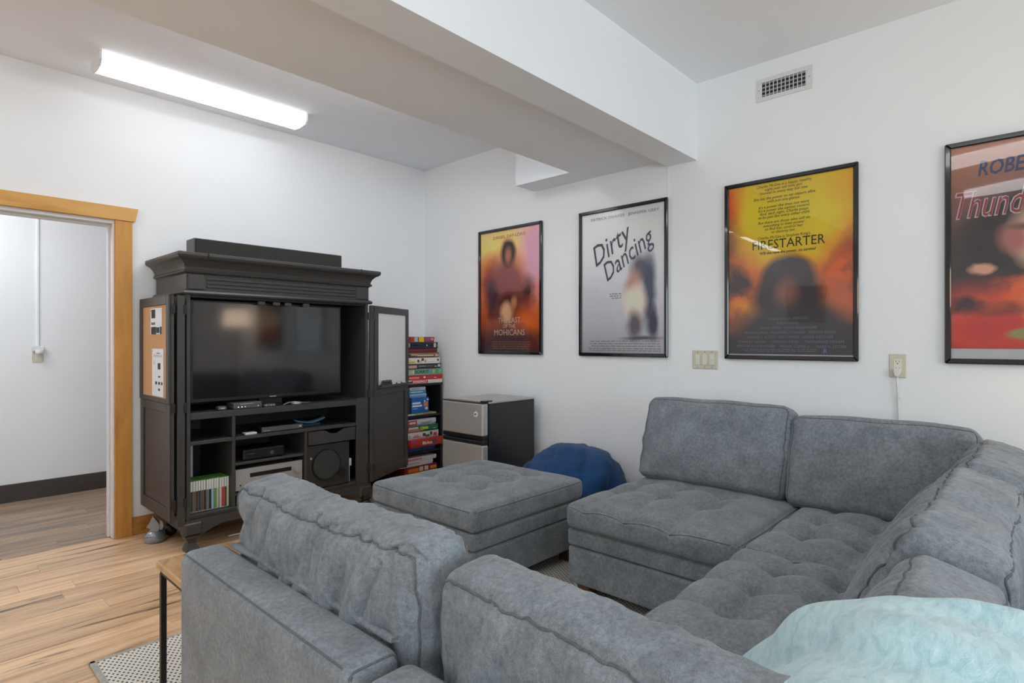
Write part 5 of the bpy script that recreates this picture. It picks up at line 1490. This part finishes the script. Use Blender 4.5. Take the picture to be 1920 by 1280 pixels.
# 4: dusty brown and fire poster at the right edge
p4 = print_mat('print_brown_fire',
    [(0.0, S(150, 40, 40)), (0.10, S(206, 70, 40)), (0.22, S(206, 84, 60)), (0.32, S(150, 64, 62)), (0.40, S(70, 56, 58)), (0.62, S(92, 72, 70)), (0.75, S(136, 88, 72)), (1.0, S(186, 132, 104))],
    [(0.0, 0.10, 0.25, 0.19, 0.25, S(46, 38, 40), 0.12), (-0.06, 0.02, 0.24, 0.15, 0.3, S(52, 44, 46), 0.1), (0.03, 0.06, 0.14, 0.16, 0.25, S(222, 186, 160), 0.08), (-0.10, 0.05, 0.05, 0.06, 0.5, S(176, 110, 104), 0.1), (0.02, 0.10, 0.12, 0.02, 0.4, S(60, 42, 40), 0.05),
     (0.02, -0.03, 0.06, 0.03, 0.4, S(140, 90, 84), 0.05), (-0.22, -0.08, 0.05, 0.025, 0.3, S(214, 166, 140), 0.1), (-0.05, -0.22, 0.05, 0.06, 0.6, S(240, 160, 60), 0.3), (-0.16, -0.26, 0.10, 0.035, 0.3, S(60, 52, 50), 0.12), (-0.20, -0.33, 0.12, 0.06, 0.5, S(196, 60, 56), 0.3),
     (0.0, -0.20, 0.2, 0.05, 0.8, S(224, 96, 50), 0.4), (-0.04, -0.38, 0.09, 0.028, 0.2, S(150, 150, 90), 0.04), (-0.28, -0.24, 0.06, 0.03, 0.5, S(80, 50, 56), 0.2)])
t = poster('framed brown and fiery red poster cut by the right picture edge', -0.008, p4, (0.052, 0, 0, 0))
nav = plain('ink_navy', S(58, 70, 122), 0.4); red = plain('ink_red', S(176, 52, 62), 0.4); wt = plain('ink_white', S(220, 210, 214), 0.4)
ptext(t, 'ROBERT', -0.235, 0.380, 0.096, nav, align='LEFT', shear=0.2, bold=0.002, xs=0.68)
tw = ptext(t, 'Thunder Road', -0.335, 0.215, 0.175, wt, align='LEFT', shear=0.35, bold=0.0040, xs=0.56)
text('lettering', 'Thunder Road', red, t, T(-0.333, 0.215, 0.0089), 0.175, 'LEFT', 0.35, -0.0008, 0.56)
pane(t)

# ================================================================ wall fittings
t = thing('wall_register', 'white rectangular air vent grille high on the right wall', 'vent', (XR, 1.082, 2.71), (PI / 2, 0, -PI / 2))
hw, hh, iw, ih = 0.152, 0.066, 0.119, 0.041
for nm, lo, hi in (('frame_rail', (-hw, ih, 0), (hw, hh, 0.006)), ('frame_rail', (-hw, -hh, 0), (hw, -ih, 0.006)), ('frame_stile', (-hw, -ih, 0), (-iw, ih, 0.006)), ('frame_stile', (iw, -ih, 0), (hw, ih, 0.006))):
    box(nm, lo, hi, M_WHITE, t, 0.002, world=False)
box('duct_back', (-iw, -ih, 0.0005), (iw, ih, 0.0012), M_INNER, t, 0, world=False)
for i in range(11):
    x = -iw + 0.0215 * (i + 0.5) + 0.001
    box('slat', (x + 0.009 - 0.0018, -ih, 0.001), (x + 0.009 + 0.0018, ih, 0.0055), M_WHITE, t, 0.0005, world=False)
for i in range(4):
    y = -ih + 0.0225 * i + 0.004
    box('damper_blade', (-iw, y, 0.0012), (iw, y + 0.0085, 0.003), plain('damper_grey', (0.32, 0.32, 0.32), 0.5), t, 0.0005, world=False)
for s in (-1, 1): cyl('screw', (s * 0.136, 0, 0.006), (s * 0.136, 0, 0.0075), 0.0035, M_SILVER, t, n=10, world=False)

t = thing('light_switch', 'ivory three-gang rocker switch plate between two posters', 'light switch', (XR, 1.545, 1.137), (PI / 2, 0, -PI / 2))
box('plate', (-0.082, -0.058, 0), (0.082, 0.058, 0.006), M_IVORY, t, 0.003, world=False)
for i in (-1, 0, 1):
    o = box('rocker_frame', (i * 0.046 - 0.0175, -0.035, 0.006), (i * 0.046 + 0.0175, 0.035, 0.0075), M_IVORY, t, 0.0005, world=False)
    box('rocker', (i * 0.046 - 0.015, -0.033, 0.0075), (i * 0.046 + 0.015, 0.000, 0.0125 if i >= 0 else 0.009), M_IVORY2, o, 0.001, world=False)
    box('rocker', (i * 0.046 - 0.015, 0.0005, 0.0075), (i * 0.046 + 0.015, 0.033, 0.009), M_IVORY2, o, 0.001, world=False)
    for sy in (-0.048, 0.048): cyl('screw', (i * 0.046, sy, 0.006), (i * 0.046, sy, 0.0068), 0.003, M_GREYPL, t, n=8, world=False)

def outlet(loc, rot, label, plug_label):
    t = thing('wall_outlet', label, 'outlet', loc, rot)
    box('plate', (-0.0365, -0.060, 0), (0.0365, 0.060, 0.006), M_IVORY, t, 0.003, world=False)
    r_ = box('receptacle', (-0.017, -0.034, 0.006), (0.017, 0.034, 0.008), M_IVORY2, t, 0.001, world=False)
    for cy_ in (0.018, -0.018):
        box('slot', (-0.0075, cy_ + 0.000, 0.0078), (-0.0055, cy_ + 0.009, 0.0083), M_INK, r_, 0, world=False)
        box('slot', (0.0055, cy_ + 0.001, 0.0078), (0.0075, cy_ + 0.008, 0.0083), M_INK, r_, 0, world=False)
        cyl('ground_hole', (0, cy_ - 0.007, 0.0078), (0, cy_ - 0.007, 0.0083), 0.0028, M_INK, r_, n=10, world=False)
    return t
outlet((XR, 0.538, 1.128), (PI / 2, 0, -PI / 2), 'ivory wall outlet with a cord plugged in above the sofa corner', '')
t = thing('extension_cord', 'white plug and cord hanging from the outlet down behind the sofa', 'cord', (XR - 0.008, 0.538, 1.10))
Mw = T(XR, 0.538, 1.128) @ WALLX
prism('plug', [(-0.014, 0.004), (0.014, 0.004), (0.014, -0.014), (0.008, -0.036), (-0.008, -0.036), (-0.014, -0.014)], 0.026, M_WHITE, t, Mw @ T(0, -0.018, 0.0085), 0.003)
tube('cable', [(XR - 0.02, 0.538, 1.078), (XR - 0.016, 0.5375, 1.03), (XR - 0.012, 0.534, 0.95), (XR - 0.012, 0.532, 0.86), (XR - 0.014, 0.536, 0.75), (XR - 0.02, 0.54, 0.5), (XR - 0.03, 0.56, 0.13)], 0.0052, M_WHITE, t, 8)
box('cable_clip', (XR - 0.018, 0.525, 0.966), (XR - 0.001, 0.542, 0.974), M_WHITE, t, 0.001)

outlet((0.79, HALL_Y, 1.143), (PI / 2, 0, 0), 'ivory outlet on the hall wall seen through the doorway', '')
t = thing('plug_in_freshener', 'white plug-in device in the hall outlet', 'air freshener', (0.79, HALL_Y - 0.01, 1.17))
box('box_cover', (0.753, HALL_Y - 0.030, 1.172), (0.829, HALL_Y - 0.009, 1.212), M_WHITE, t, 0.004)
lathe('bulb_cap', [(0.024, 0.0), (0.027, 0.008), (0.026, 0.030), (0.020, 0.036)], M_WHITE, t, 20, T(0.796, HALL_Y - 0.034, 1.150))
t = thing('cable_raceway', 'thin white surface conduit running up the hall wall', 'conduit', (0.79, HALL_Y, 1.2))
box('raceway', (0.780, HALL_Y - 0.012, 1.212), (0.798, HALL_Y, 2.69), M_WALL, t, 0.003)

# ================================================================ behind the camera, mirrored in the television and the glass
t = thing('floor_lamp', 'floor lamp with a warm drum shade behind the corner of the sofa', 'lamp', (3.20, -0.52, 0))
lathe('base', [(0.13, 0), (0.135, 0.012), (0.12, 0.022), (0.02, 0.03)], M_IRON, t, 28, T(3.20, -0.52, 0))
cyl('pole', (3.20, -0.52, 0.025), (3.20, -0.52, 1.50), 0.011, M_IRON, t, n=14)
V, F = [], []
for z, r_ in ((1.46, 0.165), (1.68, 0.145)):
    for i in range(32):
        a = 2 * PI * i / 32; V.append((3.20 + r_ * math.cos(a), -0.52 + r_ * math.sin(a), z))
for i in range(32): F.append((i, (i + 1) % 32, 32 + (i + 1) % 32, 32 + i))
pyd('lamp_shade', V, F, emis('lit_shade', (1.0, 0.74, 0.52), 5.0), t, True)
t = thing('dartboard', 'round dartboard on a brown backing hung on the wall opposite the posters', 'dartboard', (XL + 0.001, 2.8, 1.85))
box('backing_board', (XL + 0.001, 2.45, 1.5), (XL + 0.02, 3.15, 2.25), plain('dart_backing', S(120, 84, 52), 0.7), t, 0.004)
for k, (r_, c_) in enumerate(((0.225, (0.012, 0.012, 0.012)), (0.17, (0.05, 0.06, 0.05)), (0.10, (0.03, 0.03, 0.03)), (0.016, (0.3, 0.03, 0.03)))):
    cyl('ring', (XL + 0.02, 2.8, 1.87), (XL + 0.045 + 0.001 * k, 2.8, 1.87), r_, plain('dart_%d' % k, c_, 0.8), t, n=40)
